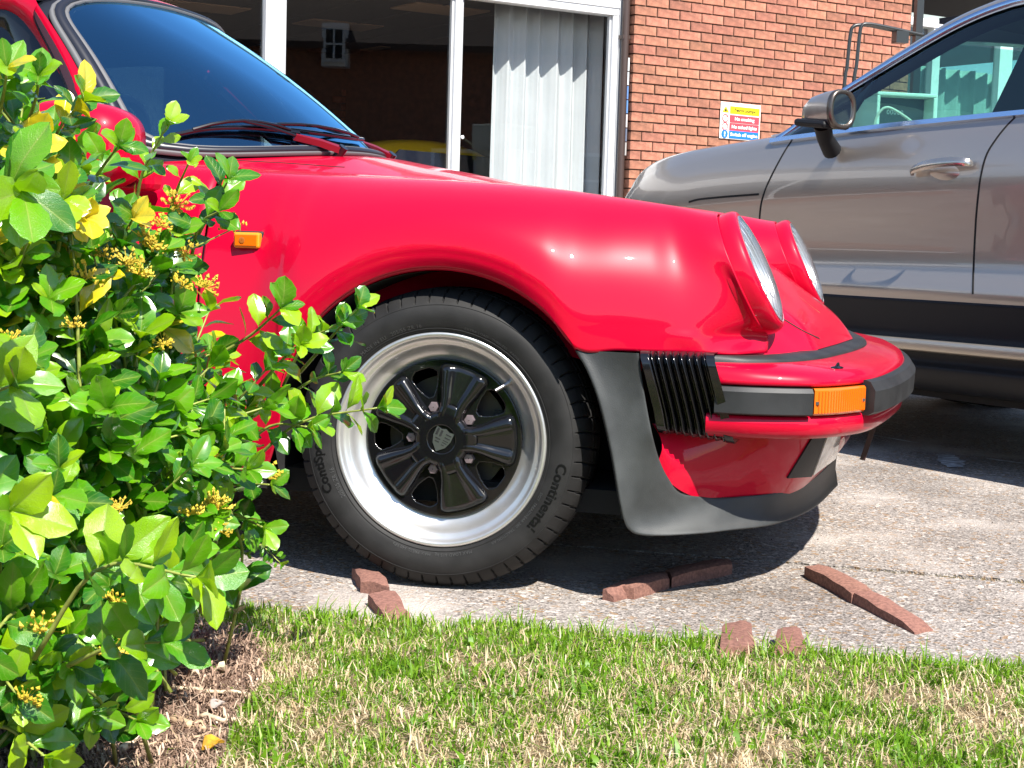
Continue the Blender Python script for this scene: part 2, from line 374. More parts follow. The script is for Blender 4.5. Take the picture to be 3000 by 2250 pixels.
# ---- windscreen
def ws(u, v):
    b = np.array([-.475 - .35 * abs(u) ** 2.2, CW + u * .605, .948 - .050 * abs(u) ** 2])
    t = np.array([-1.015 - .115 * abs(u) ** 2.4, CW + u * .492, 1.312 - .036 * abs(u) ** 2.5])
    p = b + (t - b) * v; bow = math.sin(PI * v) * .018
    return p + np.array([bow * .6, 0, bow * .8])
US = np.linspace(-1, 1, 49)
def ws_in(u, v):                                 # rounded corners of the opening
    return ws(u, v)
def rcorner(t):
    """closed outline in (u, v) of the screen with rounded corners, t 0..1"""
    k = 8.0; a = 2 * PI * t; c, s = math.cos(a), math.sin(a)
    n = (abs(c) ** k + abs(s) ** k) ** (-1 / k)
    return c * n, .5 + .5 * s * n
def screen_ring(f0, f1, lift, name, m_, n=120, r=.0):
    V = []
    for i in range(n):
        u, v = rcorner(i / n)
        cu, cv = u, v - .5
        ring = []
        for f, h in ((f0, -.004), (f0, lift), ((f0 + f1) / 2, lift * 1.25), (f1, lift), (f1, -.004)):
            uu, vv = cu * f[0], .5 + cv * f[1]
            p = ws(max(-1.2, min(1.2, uu)), vv); nn = np.array([.62, 0, .78]) + np.array([0, .35 * uu, 0]); nn /= np.linalg.norm(nn)
            ring.append(p + nn * h)
        V.append(ring)
    return grid(name, np.array(V), m_, car, closed_u=True)
A1 = lambda x, y: np.array([x, y])
screen_ring(A1(.95, .95), A1(1.09, 1.10), -.012, 'screen_frame', BLUERUB)
screen_ring(A1(.968, .966), A1(.985, .985), .006, 'screen_trim', GREYRUB)
screen_ring(A1(.985, .985), A1(1.02, 1.03), .009, 'screen_seal', BLUERUB)
screen_ring(A1(1.02, 1.03), A1(1.036, 1.047), .005, 'screen_trim', GREYRUB)
gp = []
for f in np.linspace(0, .965, 14):
    gp.append([ws(rcorner(i / 120)[0] * f, .5 + (rcorner(i / 120)[1] - .5) * f) for i in range(120)])
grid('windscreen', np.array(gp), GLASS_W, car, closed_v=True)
# ---- roof
rf = []
for u in np.linspace(-1, 1, 41):
    t = ws(u * 1.03, 1.055); l = t[1]; a = abs(u)
    col = [t, t + np.array([-.06, -.0, .016]), (-1.35 - .03 * a, CW + (l - CW) * 1.03, 1.352 - .05 * a ** 3), (-1.7, CW + (l - CW) * 1.03, 1.325 - .06 * a ** 3), (-2.05, CW + (l - CW) * 1.0, 1.235 - .06 * a ** 3), (-2.45, CW + (l - CW) * .98, 1.07 - .06 * a ** 3), (-2.85, CW + (l - CW) * .98, .86 - .03 * a ** 2), (-3.08, CW + (l - CW) * .9, .70)]
    rf.append(cat_rom(col, 40))
grid('roof', np.array(rf), RED, car, flip=True, thick=-.004)
LIN = mat('headlining', (.012, .012, .014), .9)
grid('roof_lining', np.array(rf)[:, 1:] * np.array([1, .985, 1]) + np.array([0, CW * .015, -.022]), LIN, car)
# ---- near and far cabin side: A pillar, roof rail, window frame and side glass
def cab(f):
    out = []
    for side in (0, 1):
        out.append(f(side))
    return out
Vp = [car_px(x, y, .23 + (300 - y) * .0004) for x, y in [(262, 352), (220, 285), (127, 145), (95, 96), (62, 56), (30, 33), (-10, 24)]]
Vp = [tuple(p) for p in Vp] + [(-1.4, .37, 1.258), (-1.6, .375, 1.24), (-1.8, .37, 1.19)]
Wp = [(-.865, .165, .885), (-.93, .20, .955), (-1.035, .245, 1.085), (-1.095, .275, 1.17), (-1.14, .30, 1.235), (-1.19, .318, 1.282), (-1.27, .325, 1.305), (-1.45, .33, 1.31), (-1.65, .34, 1.295), (-1.85, .345, 1.24)]
Wp = [tuple(ws(-1.035, v) + np.array([-.004, -.004, .0])) for v in (-.08, .12, .42, .62, .80, .95)] + [tuple(rf[0][k]) for k in (1, 6, 11, 15, 19)][:5]
Vp = Vp + [(-1.95, .36, 1.12)]
AP = np.stack([cat_rom(Wp, 60), cat_rom([tuple((np.array(a) + np.array(b)) / 2 + np.array([0, -.012, .004])) for a, b in zip(Wp, Vp)], 60), cat_rom(Vp, 60), cat_rom([tuple(np.array(p) + np.array([-.004, .03, -.006])) for p in Vp], 60)], 1)
AL = AP[:, [0, 1, 2]] + np.array([-.006, .022, -.012]); AL[:, 2] += np.array([-.012, .01, -.01]); AL[:, 0] += np.array([.010, .030, -.004])
grid('pillar_lining', AL, LIN, car); grid('pillar_lining', mir(AL), LIN, car)
grid('windscreen_pillar', AP, RED, car, sm=True, flip=False); grid('windscreen_pillar', mir(AP), RED, car, flip=True)
Gp = [tuple(np.array(p) + np.array(d)) for p, d in zip(Vp, [(-.05, .01, -.004), (-.052, .01, -.012), (-.05, .01, -.03), (-.045, .01, -.036), (-.035, .01, -.04), (-.02, .01, -.042), (-.01, .01, -.042), (0, .01, -.042), (0, .01, -.042), (0, .01, -.03), (.01, .01, -.03)])]
Gp2 = [tuple(np.array(p) + np.array([0, .006, 0])) for p in Vp]
SF = np.stack([cat_rom(Gp2, 60), cat_rom([tuple((np.array(a) + np.array(b)) / 2 + np.array([0, -.008, 0])) for a, b in zip(Gp2, Gp)], 60), cat_rom(Gp, 60)], 1)
grid('window_frame', SF, BLKGLOSS, car); grid('window_frame', mir(SF), BLKGLOSS, car, flip=True)
gl_top = cat_rom(Gp, 40); SG = np.array([[p * (1 - t) + np.array([min(p[0], -.80), .165, .875]) * t for t in np.linspace(0, 1, 8)] for p in gl_top])
grid('side_window', SG, GLASS_D, car); grid('side_window', mir(SG), GLASS_D, car)
rp = np.stack([cat_rom([(-1.8, .37, 1.19), (-1.86, .28, 1.0), (-1.88, .2, .88)], 12), cat_rom([(-2.0, .36, 1.17), (-2.1, .29, 1.0), (-2.2, .24, .88)], 12), cat_rom([(-2.4, .37, 1.02), (-2.5, .32, .95), (-2.6, .3, .86)], 12)], 1)
grid('rear_pillar', rp, RED, car, thick=-.004); grid('rear_pillar', mir(rp), RED, car, flip=True, thick=-.004)
# ---- interior
MB().box((-.74, CW, .78), (.30, 1.2, .16)).box((-1.0, CW, .45), (.9, 1.3, .3)).box((-1.9, CW, .7), (.1, 1.25, .5)).build('dashboard', SEATM, car, bev=.03)
for l in (.47, 1.17):
    MB().box((-1.42, l, .62), (.5, .46, .16)).box((-1.62, l, .88), (.14, .46, .5), [[.95, 0, -.3], [0, 1, 0], [.3, 0, .95]]).box((-1.72, l, 1.16), (.1, .27, .17)).build('seat', SEATM, car, bev=.05, seg=3)
sw = MB(); sw.tube([(-1.05 + .06 * math.sin(t) - .0, .47 + .19 * math.cos(t), .87 + .18 * math.sin(t)) for t in np.linspace(0, 2 * PI, 33)], .014, 8)
sw.box((-1.05, .47, .87), (.03, .36, .04)).box((-.95, .47, .84), (.22, .05, .05)).build('steering_wheel', SEATM, car, auto=40)
# ---- shut lines on the near side
ribbon('door_gap', BV_D, [(384, 547), (407, 494), (470, 495), (510, 506), (547, 527), (572, 556), (583, 590), (587, 640), (588, 723), (590, 800)], .005, DARK, n=80)
ribbon('bonnet_gap', BV_WN, [(690, 470), (760, 474), (850, 479), (960, 487), (1010, 490)], .005, DARK)
ribbon('bonnet_gap', BV_WN, [(2266, 915), (2300, 938), (2350, 968), (2400, 992)], .004, DARK)
# ---- door mirror
mp = []
MC = np.array([-.770, -.10, .905])
for i, (f, dy) in enumerate([(.02, -.062), (.55, -.062), (.86, -.05), (1.0, -.02), (1.0, .02), (.97, .045), (.0, .045)]):
    mp.append([MC + np.array([f * (.116 * np.sign(math.cos(a)) * abs(math.cos(a)) ** .55) + .02 * (1 if math.cos(a) > 0 else 0) * 0, dy * 1.3, f * (.092 - .018 * math.cos(a)) * np.sign(math.sin(a)) * abs(math.sin(a)) ** .55]) for a in np.linspace(0, 2 * PI, 49)[:-1]])
mirr = grid('door_mirror', np.array(mp), RED, car, closed_v=True, flip=False)
MB().tube([(-.70, -.08, .865), (-.715, -.02, .85), (-.74, .05, .86)], [.022, .026, .035], 14).build('mirror_arm', BLKGLOSS, mirr, auto=40)
MB().box((-.74, .035, .845), (.14, .06, .055)).build('mirror_foot', RED, mirr, bev=.015)
# ---- headlamps
def headlamp(side):
    f = (lambda p: p) if side == 0 else (lambda p: mir(p))
    def rev(prof, m_, name, parent, n=64):
        P = np.array([[f(ringpt(360 * j / n, r, d)) for j in range(n)] for r, d in prof])
        return grid(name, P, m_, parent, closed_v=True, flip=side == 1)
    h = rev([(.132, -.05), (.1335, -.01), (.134, .0)], BLACK, 'headlamp', car)
    rev([(.1345, -.02), (.136, .004), (.136, .017), (.1338, .028), (.1295, .0345), (.1235, .037), (.1195, .036)], RED, 'headlamp_ring', h)
    rev([(.1205, .036), (.117, .038), (.100, .0435), (.075, .048), (.045, .051), (.015, .0525), (.001, .0526)], LAMPG, 'headlamp_lens', h)
    rev([(.120, .038), (.112, .020), (.095, -.01), (.06, -.035), (.03, -.045), (.001, -.046)], mat('lamp_reflector' + str(side), (.62, .64, .66), .38, metal=.75), 'headlamp_reflector', h)
    V = MB()
    for k in range(-3, 4):
        w_ = .030 * k; hh = math.sqrt(max(.0001, .108 ** 2 - w_ ** 2))
        pts = []
        for q in np.linspace(-1, 1, 13):
            rr = math.hypot(w_, hh * q); dd = float(np.interp(rr, [0, .015, .045, .075, .1, .117], [.0515, .0512, .050, .047, .0425, .037])) - .003
            pts.append(f(HC + HN * dd + HL * w_ + HT * hh * q))
        V.tube(pts, .0013, 5)
    V.build('lens_ribs', mat('lens_rib' + str(side), (.55, .57, .6), .3), h, sm=True)
    return h
headlamp(0); headlamp(1)
# ---- bumper
BA = [(.545, .066), (.60, .100), (.660, .188), (.695, .29), (.716, .40), (.743, .61), (.757, .82)]
BB = [(.545, .060), (.625, .088), (.702, .165), (.749, .28), (.775, .40), (.808, .61), (.822, .82)]
BC = [(.548, .033), (.645, .040), (.755, .085), (.822, .175), (.868, .30), (.902, .56), (.914, .82)]
N_ = 90
def full(P): P = P + [(s, 2 * CW - l) for s, l in P[-2::-1]]; return cat_rom(P, N_)
A_, B_, C_ = full(BA), full(BB), full(BC)
T_ = np.gradient(C_, axis=0); T_ /= np.linalg.norm(T_, axis=1)[:, None]; NRM = np.stack([T_[:, 1], -T_[:, 0]], 1)   # outward in plan
def pt(q, z): return np.concatenate([q, np.full((len(q), 1), z)], 1)
bump = np.stack([pt(B_, .5035), pt(B_ * .6 + C_ * .4, .499), pt(B_ * .25 + C_ * .75, .491), pt(B_ * .06 + C_ * .94, .481), pt(C_, .470), pt(C_, .4635), pt(C_ - NRM * .004, .4615), pt(C_ - NRM * .018, .461), pt(C_ - NRM * .018, .402), pt(C_ - NRM * .004, .4015), pt(C_, .399), pt(C_ + NRM * .003, .385), pt(C_, .366), pt(C_ - NRM * .010, .356), pt(C_ - NRM * .04, .352), pt(C_ - NRM * .08, .355)], 1)
bumper = grid('front_bumper', bump, RED, car, flip=True)
strip = np.stack([pt(A_, .512), pt(A_ * .9 + B_ * .1, .517), pt(A_ * .5 + B_ * .5, .5165), pt(A_ * .12 + B_ * .88, .511), pt(B_, .5075), pt(B_ + NRM * .001, .502)], 1)
grid('bumper_strip', strip, BLACK, car, flip=True)
def clen(P): return np.concatenate([[0], np.cumsum(np.linalg.norm(np.diff(P, axis=0), axis=1))])
CL = clen(C_)
def on_c(t):
    q = np.array([np.interp(t, CL, C_[:, k]) for k in (0, 1)]); n_ = np.array([np.interp(t, CL, NRM[:, k]) for k in (0, 1)]); return q, n_ / np.linalg.norm(n_)
def t_at_s(s): return float(np.interp(s, C_[:40, 0], CL[:40]))
def c_block(t0, t1, prof, name, m_, n=14, parent=None, mirror=False):
    P = []
    for t in np.linspace(t0, t1, n):
        q, n_ = on_c(t); P.append([(*(q + n_ * o), z) for o, z in prof])
    P = np.array(P); P = mir(P) if mirror else P
    k = len(prof); V = P.reshape(-1, 3); F = grid_faces(n, k, False, True) + [tuple(range(k)), tuple(range((n - 1) * k, n * k))[::-1]]
    mb_ = MB().add(V, F); return mb_.build(name, m_, parent or bumper, auto=35)
TRIMP = [(-.018, .404), (.010, .404), (.014, .407), (.015, .45), (.009, .4585), (-.018, .4595)]
for mi in (False, True):
    c_block(t_at_s(.565), t_at_s(.748), TRIMP, 'bumper_trim', BLACK, mirror=mi)
    ind = c_block(t_at_s(.752), t_at_s(.842), [(-.018, .405), (.006, .405), (.010, .409), (.010, .455), (.006, .459), (-.018, .459)], 'turn_signal', AMBER, mirror=mi)
    rb = MB()
    for t in np.linspace(t_at_s(.76), t_at_s(.838), 20):
        q, n_ = on_c(t); p = np.array([*(q + n_ * .0105), .432]); p = mir(p) if mi else p
        rb.box(p, (.0022, .0022, .042))
    rb.build('lens_ribs', mat('amber_rib', (.62, .12, .004), .3), ind)
    sc_ = MB()
    for s_q in (.757, .838):
        q, n_ = on_c(t_at_s(s_q)); p = np.array([*(q + n_ * .011), .43]); p = mir(p) if mi else p; sc_.box(p, (.006, .004, .006))
    sc_.build('screw', STEEL, ind)
guard = c_block(t_at_s(.845), CL[-1] - t_at_s(.845), [(-.018, .398), (.012, .396), (.026, .404), (.028, .448), (.016, .466), (.004, .470), (-.012, .468)], 'bumper_guard', BLACK, n=70)
# rubber specks and washer jet
h, nn = car_hit(bvh_of(bumper), 2452, 1078)
if h is not None:
    jl = MB().lathe([(.022, .0), (.02, .002), (.008, .004), (.004, .011), (.001, .012)], h, 16, frame=(np.array([.5, .9, 0]), np.array([-.5, .3, .1]) * .6, nn)); jl.build('washer_jet', BLKGLOSS, bumper, auto=40)
# ---- bellows at the bumper end
def bellows(mirror):
    P = []
    xs = np.linspace(0, 1, 121)
    for k, t in enumerate(xs):
        top = np.array([.411 + .150 * t, .000 + .018 * t, .523]); bot = np.array([.450 + .155 * t, .024 + .034 * t, .358 - .018 * t])
        if t < .16 or t > .86: o = .005 if (.02 < t < .14 or t > .88) else -.014
        else: o = .002 - .021 * (.5 - .5 * math.cos((t - .16) / .70 * 7 * 2 * PI))
        row = []
        for q in np.linspace(0, 1, 15):
            p = top * (1 - q) + bot * q + np.array([.004 * math.sin(PI * q), -.006 - .018 * math.sin(PI * min(1, q * 1.3 + .05)) * .6, 0])
            e = min(q, 1 - q) / .09
            row.append(p - np.array([0, o - (.014 * (1 - min(1, e)) ** 2 if e < 1 else 0), 0]))
        row.append(row[-1] + np.array([0, .08, 0])); row.insert(0, row[0] + np.array([0, .08, 0]))
        P.append(row)
    P = np.array(P); P = mir(P) if mirror else P
    return grid('bumper_bellows', P, BLKGLOSS, car, flip=mirror)
bellows(False); bellows(True)
# ---- chin spoiler (weathered black) and red valance
LB = [(.290, -.025, .519), (.318, -.026, .475), (.345, -.026, .410), (.372, -.024, .310), (.392, -.022, .215), (.408, -.012, .165), (.445, .008, .150), (.53, .070, .149), (.592, .140, .149), (.676, .246, .150), (.739, .470, .152), (.772, .82, .155)]
LU = [(.412, -.006, .519), (.420, -.002, .470), (.432, .0, .410), (.446, .004, .350), (.458, .025, .300), (.474, .045, .262), (.496, .078, .228), (.545, .14, .214), (.606, .192, .212), (.684, .285, .215), (.737, .485, .222), (.763, .82, .228)]
def lipgrid():
    a = cat_rom(LB, 60); b = cat_rom(LU, 60); P = []
    for i in range(60):
        p0, p1 = a[i], b[i]; out = np.array([.3, -.95, 0]) if i < 34 else np.array([.8, -.5, 0]); out = out / np.linalg.norm(out)
        inn = -out
        P.append([p0 + inn * .05, p0 + inn * .012 + np.array([0, 0, -.001]), p0, p0 * .8 + p1 * .2 + inn * .004, p0 * .5 + p1 * .5 + inn * .004, p0 * .2 + p1 * .8, p1 + out * .003, p1 + inn * .004, p1 + inn * .03])
    return np.array(P)
lg = lipgrid(); lg2 = np.stack([cat_rom(lg[i], 26) for i in range(60)])
lip = grid('chin_spoiler', lg2, LIPM, car, flip=True); grid('chin_spoiler', mir(lg2), LIPM, car)
VU = [(.436, .055, .372), (.46, .075, .37), (.505, .105, .366), (.58, .15, .362), (.670, .195, .36), (.745, .29, .36), (.795, .47, .36), (.818, .82, .36)]
VL = [(.454, .045, .30), (.478, .065, .25), (.528, .12, .215), (.600, .192, .205), (.678, .275, .205), (.72, .39, .21), (.742, .57, .215), (.757, .82, .22)]
va, vb = cat_rom(VU, 60), cat_rom(VL, 60)
vg = np.stack([va, va * .66 + vb * .34 + np.array([.012, -.004, 0]), va * .33 + vb * .67 + np.array([.012, -.004, 0]), vb], 1); vg = np.stack([cat_rom(vg[i], 20) for i in range(60)])
val = grid('front_valance', vg, RED, car, flip=True); grid('front_valance', mir(vg), RED, car)
BV_V = bvh_of(val, lip)
def patch(name, bv, quad, m_, off, parent, n=8):
    q = [np.array(p, float) for p in quad]; P = []
    for i in range(n):
        row = []
        for j in range(n):
            u, v = i / (n - 1), j / (n - 1); p = q[0] * (1 - u) * (1 - v) + q[1] * u * (1 - v) + q[2] * u * v + q[3] * (1 - u) * v
            h, nn = car_hit(bv, *p)
            if h is None: h = car_px(p[0], p[1], .5); nn = np.array([.9, -.4, 0])
            if nn @ (to_car(CP) - h) < 0: nn = -nn
            row.append((h, nn))
        P.append(row)
    top = np.array([[h + nn * off for h, nn in r] for r in P]); base = np.array([[h - nn * .004 for h, nn in r] for r in P])
    e = [(0, j) for j in range(n)] + [(i, n - 1) for i in range(1, n)] + [(n - 1, j) for j in range(n - 2, -1, -1)] + [(i, 0) for i in range(n - 2, 0, -1)]
    V = list(top.reshape(-1, 3)); F = grid_faces(n, n); k = len(V); V += [base[a] for a in e]
    for x in range(len(e)):
        y = (x + 1) % len(e); F.append((e[x][0] * n + e[x][1], e[y][0] * n + e[y][1], k + y, k + x))
    return MB().add(V, F).build(name, m_, parent, auto=30)
fog = patch('fog_lamp', BV_V, [(2376, 1282), (2416, 1278), (2374, 1394), (2304, 1399)], BLACK, .004, car)
patch('fog_lens', BV_V, [(2418, 1277), (2458, 1270), (2443, 1340), (2377, 1388)], mat('fog_lens', (.62, .60, .55), .2, coat=.8, noise=.3, nscale=40), .006, fog)
np_ = MB().prism([(.868, .60, .345), (.868, 1.04, .345), (.842, 1.04, .25), (.842, .60, .25)], (-.012, 0, .002)); np_.build('number_plate', mat('plate_dark', (.03, .012, .012), .4), car)
# ---- side marker, badge
_mk, _n = car_hit(BV_D, 731, 704)
mk = MB().box(_mk + np.array([0, -.006, 0]), (.060, .024, .034)).build('side_marker', AMBER2, car, bev=.005, seg=3)
MB().box(_mk + np.array([0, -.0195, 0]), (.050, .003, .024)).build('marker_lens', AMBER, mk, bev=.001)
MB().lathe([(.007, -.0222), (.004, -.0226), (.001, -.0226)], _mk + np.array([-.008, 0, 0]), 12).build('marker_bulb', mat('bulb', (.35, .1, .01), .3), mk)
MB().box(_mk + np.array([0, .003, 0]), (.066, .014, .040)).build('marker_gasket', BLACK, mk, bev=.004)
_b, _bn = car_hit(BV_N, 2372, 889)
if _b is not None:
    t1 = np.array([0, 1., 0]); t2 = np.cross(_bn, t1)
    sh = [(-.5, .62), (-.2, .56), (0, .64), (.2, .56), (.5, .62), (.52, .1), (.4, -.3), (0, -.7), (-.4, -.3), (-.52, .1)]
    bd = MB().prism([_b + _bn * .001 + t1 * x * .045 + t2 * y * .055 for x, y in sh], _bn * .003).build('bonnet_badge', GOLD, car)
    for k, (x, y) in enumerate([(-.25, .25), (.25, -.15)]):
        MB().prism([_b + _bn * .0042 + t1 * (x + a) * .045 + t2 * (y + c) * .055 for a, c in [(-.2, -.2), (.2, -.2), (.2, .2), (-.2, .2)]], _bn * .001).build('badge_field', mat('badge_red' + str(k), (.45, .02, .02), .3), bd)
# ---- wheels
def make_wheel(x, mirror=False, steer=0.0, detail=True, y=0.0):
    w = empty('wheel', (x, y, WHEEL_Z), steer, parent=car)
    sg = -1 if mirror else 1
    # tyre by revolution (r, y) with blocks cut in the shoulder
    prof = [(.224, .012), (.226, .001), (.231, -.004), (.240, -.0075), (.252, -.0105), (.262, -.0115), (.272, -.0105), (.281, -.0075), (.286, -.0045), (.290, -.001), (.297, .005), (.304, .0125), (.310, .022), (.3135, .032), (.3150, .042),
            (.3152, .046), (.3085, .0475), (.3085, .0535), (.3155, .055), (.3162, .075), (.3162, .081), (.3090, .0825), (.3090, .0885), (.3163, .09), (.3163, .11), (.3155, .150), (.3135, .168), (.304, .187), (.29, .199), (.262, .21), (.226, .198), (.224, .185)]
    n = 720 if detail else 120; per = n // 60
    V = []
    for r, yy in prof:
        for j in range(n):
            rr, y2 = r, yy
            if detail and r > .2885:
                k = (j + int((yy) * 60)) % per
                if k == 0: rr = r - (.006 if r > .295 else .002); y2 = yy + (.002 if yy < .03 else 0)
            V.append((rr * math.cos(2 * PI * j / n), sg * y2, rr * math.sin(2 * PI * j / n)))
    mesh('tyre', V, grid_faces(len(prof), n, False, True, 0, not mirror), TYRE, w, True).data.set_sharp_from_angle(angle=R(30))
    if detail:
        for r0 in (.2335, .2825):
            MB().lathe([(r0 - .0012, float(np.interp(r0, [.231, .24, .272, .281, .286], [-.004, -.0075, -.0105, -.0075, -.0045])) - .0002), (r0, float(np.interp(r0, [.231, .24, .272, .281, .286], [-.004, -.0075, -.0105, -.0075, -.0045])) - .0014), (r0 + .0012, float(np.interp(r0, [.231, .24, .272, .281, .286], [-.004, -.0075, -.0105, -.0075, -.0045])))], n=180).build('sidewall_rib', TYRE, w, sm=True)
        SMALLP = mat('tyre_small_print', (.05, .05, .05), .5)
        def ringtext(txt, size, a0, r0, sp=1.0, bold=0, mt=None):
            mt = mt or (LETTER if size > .02 else SMALLP)
            v, f = text_mesh(txt, size, sp, bold); wd = v[:, 0].max()
            vv = []
            for p in v:
                a = R(a0) - (p[0] - wd / 2) / r0; r = r0 + p[1]; yy = float(np.interp(r, [.231, .24, .252, .262, .272, .281, .286, .29], [-.004, -.0075, -.0105, -.0115, -.0105, -.0075, -.0045, -.001]))
                vv.append((r * math.cos(a), yy - .0012, r * math.sin(a)))
            MB().add(vv, f).build('tyre_lettering', mt, w)
        ringtext('Continental', .030, -24, .2535, 1.05, .0006); ringtext('ContiSportContact', .028, 183, .2545, 1.0, .0006)
        ringtext('NR. 3  MADE IN EU   205/55 ZR 16', .011, 122, .2375, 1.1); ringtext('EXTRA LOAD   TUBELESS   RADIAL', .008, 62, .2375, 1.1); ringtext('MAX LOAD 615 kg   MAX PRESS 340 kPa', .009, 268, .2375, 1.1); ringtext('205/55 ZR 16', .012, 205, .2375, 1.0); ringtext('DOT  TREADWEAR 280  TRACTION AA', .008, 318, .2375, 1.1)
    # polished rim
    rp_ = [(.226, .010), (.2265, .002), (.224, -.0025), (.219, -.003), (.215, .0005), (.2125, .006), (.206, .012), (.2015, .0135), (.199, .0155), (.194, .024), (.187, .034), (.177, .042), (.169, .0455), (.160, .050)]
    MB().lathe([(r, sg * h) for r, h in rp_], n=128).build('rim', ALU, w, sm=True)
    # five leaf spokes as one relief
    nr, na = 60, 480
    def hgt(r, a):
        best = 1e9
        for k in range(5):
            d = abs((a - R(1 + 72 * k) + PI) % (2 * PI) - PI); best = min(best, d)
        x = r * math.sin(min(best, PI / 2)); ri = r * math.cos(min(best, PI / 2))
        hw = float(np.interp(ri, [.045, .065, .085, .11, .14, .155], [.0185, .0175, .0225, .0315, .0405, .043])); e = x / hw; pad = .046
        d0 = .021 + .013 * max(0, (r - .05) / .11)
        if e < 1:
            h = d0 + (.0045 * (1 - (e / .74) ** 4) if e < .74 and r > .07 else 0) - .0015 * math.exp(-((e - .86) / .1) ** 2)
        elif e < 1.28: q = (e - 1) / .28; h = d0 * (1 - q * q * (3 - 2 * q)) + pad * q * q * (3 - 2 * q)
        else: h = pad
        if r > .146: q = min(1, (r - .146) / .009); q = q * q * (3 - 2 * q); h = h * (1 - q) + pad * q
        if r < .056: q = min(1, (.056 - r) / .006); h = h * (1 - q) + .022 * q
        return h
    P = np.array([[(r * math.cos(a), sg * hgt(r, a), r * math.sin(a)) for a in np.linspace(0, 2 * PI, na, endpoint=False)] for r in np.linspace(.030, .167, nr)])
    rr_ = np.linspace(.030, .167, nr)
    def keep(a, b, c, d):
        i, j = a // na, a % na; r = rr_[i]; an = 2 * PI * j / na
        dw = min(abs((an - R(37 + 72 * k) + PI) % (2 * PI) - PI) for k in range(5)); x = r * math.sin(dw)
        if not (.090 < r < .149): return True
        hw = float(np.interp(r, [.09, .10, .115, .132, .149], [.006, .0135, .0215, .0275, .029])); corner = max(0, (r - .137) / .012)
        return x > hw - .012 * corner ** 2
    sp = grid('spoke_disc', P, BLKGLOSS, w, closed_v=True, keep=keep, flip=not mirror); md = sp.modifiers.new('t', 'SOLIDIFY'); md.thickness = .008; md.offset = -1
    MB().lathe([(.049, sg * .028), (.048, sg * .019), (.0455, sg * .0155), (.040, sg * .015), (.0375, sg * .0175), (.001, sg * .0175)], n=48).build('centre_cap', BLKGLOSS, w, auto=40)
    if detail:
        cr = []
        shp = [(-.5, .55), (-.22, .5), (0, .6), (.22, .5), (.5, .55), (.5, .05), (.36, -.35), (0, -.7), (-.36, -.35), (-.5, .05)]
        ca, sa = math.cos(R(-24)), math.sin(R(-24))
        def cp(x, y, h): x, y = x * .040, y * .040; return (x * ca - y * sa, h - .002, x * sa + y * ca)
        o = MB().prism([cp(x, y, .0185) for x, y in shp], (0, -.0012, 0)).build('cap_crest', mat('crest_metal', (.30, .33, .33), .3, metal=.9), w)
        st = MB()
        for x0, y0, x1, y1 in [(-.42, .12, -.30, .5), (-.2, .12, -.08, .46), (.1, -.02, .4, .02), (.1, -.14, .36, -.10), (.1, -.28, .26, -.24), (-.34, -.06, -.05, .0), (-.3, -.22, -.05, -.16), (.12, .14, .42, .2), (.12, .32, .42, .38)]:
            st.prism([cp(a, b, .0173) for a, b in [(x0, y0), (x1, y0), (x1, y1), (x0, y1)]], (0, -.0008, 0))
        st.build('crest_marks', BLACK, w)
    bl = MB()
    for k in range(5):
        a = R(37 + 72 * k); c = np.array([.069 * math.cos(a), 0, .069 * math.sin(a)])
        b = MB(); b.lathe([(.0165, sg * .0475), (.015, sg * .0445), (.0118, sg * .044), (.0115, sg * .032), (.010, sg * .028), (.001, sg * .0275)], c, 6); b.build('wheel_bolt', BOLT, w)
    if detail:
        a = R(42); v0 = np.array([.187 * math.cos(a), .034, .187 * math.sin(a)]); v1 = v0 + np.array([-.028 * math.cos(a) - .006, -.020, -.026 * math.sin(a)])
        MB().tube([v0, v0 * .7 + v1 * .3], .0055, 10).tube([v0 * .7 + v1 * .3, v1], .0042, 10).build('tyre_valve', STEEL, w, auto=40)
        bd = MB().lathe([(.03, .085), (.13, .085), (.13, .105), (.03, .105)], n=48)
        bd.build('brake_disc', mat('brake_iron', (.10, .09, .085), .45, metal=.8), w, auto=30)
        cb = MB()
        for a0 in (.3, -.35):
            for r in (.115, .135):
                cb.lathe([(.009, .072), (.009, .060), (.0055, .058), (.005, .064)], (r * math.cos(a0), 0, r * math.sin(a0)), 12)
        cb.box((.125, .085, 0), (.05, .04, .12)); cb.build('brake_caliper', mat('caliper', (.016, .017, .02), .4), w, auto=35)
    return w
make_wheel(0.0, False, R(4), True)
make_wheel(0.0, True, R(4), False, y=2 * CW)
make_wheel(-2.272, False, 0, False); make_wheel(-2.272, True, 0, False, y=2 * CW)
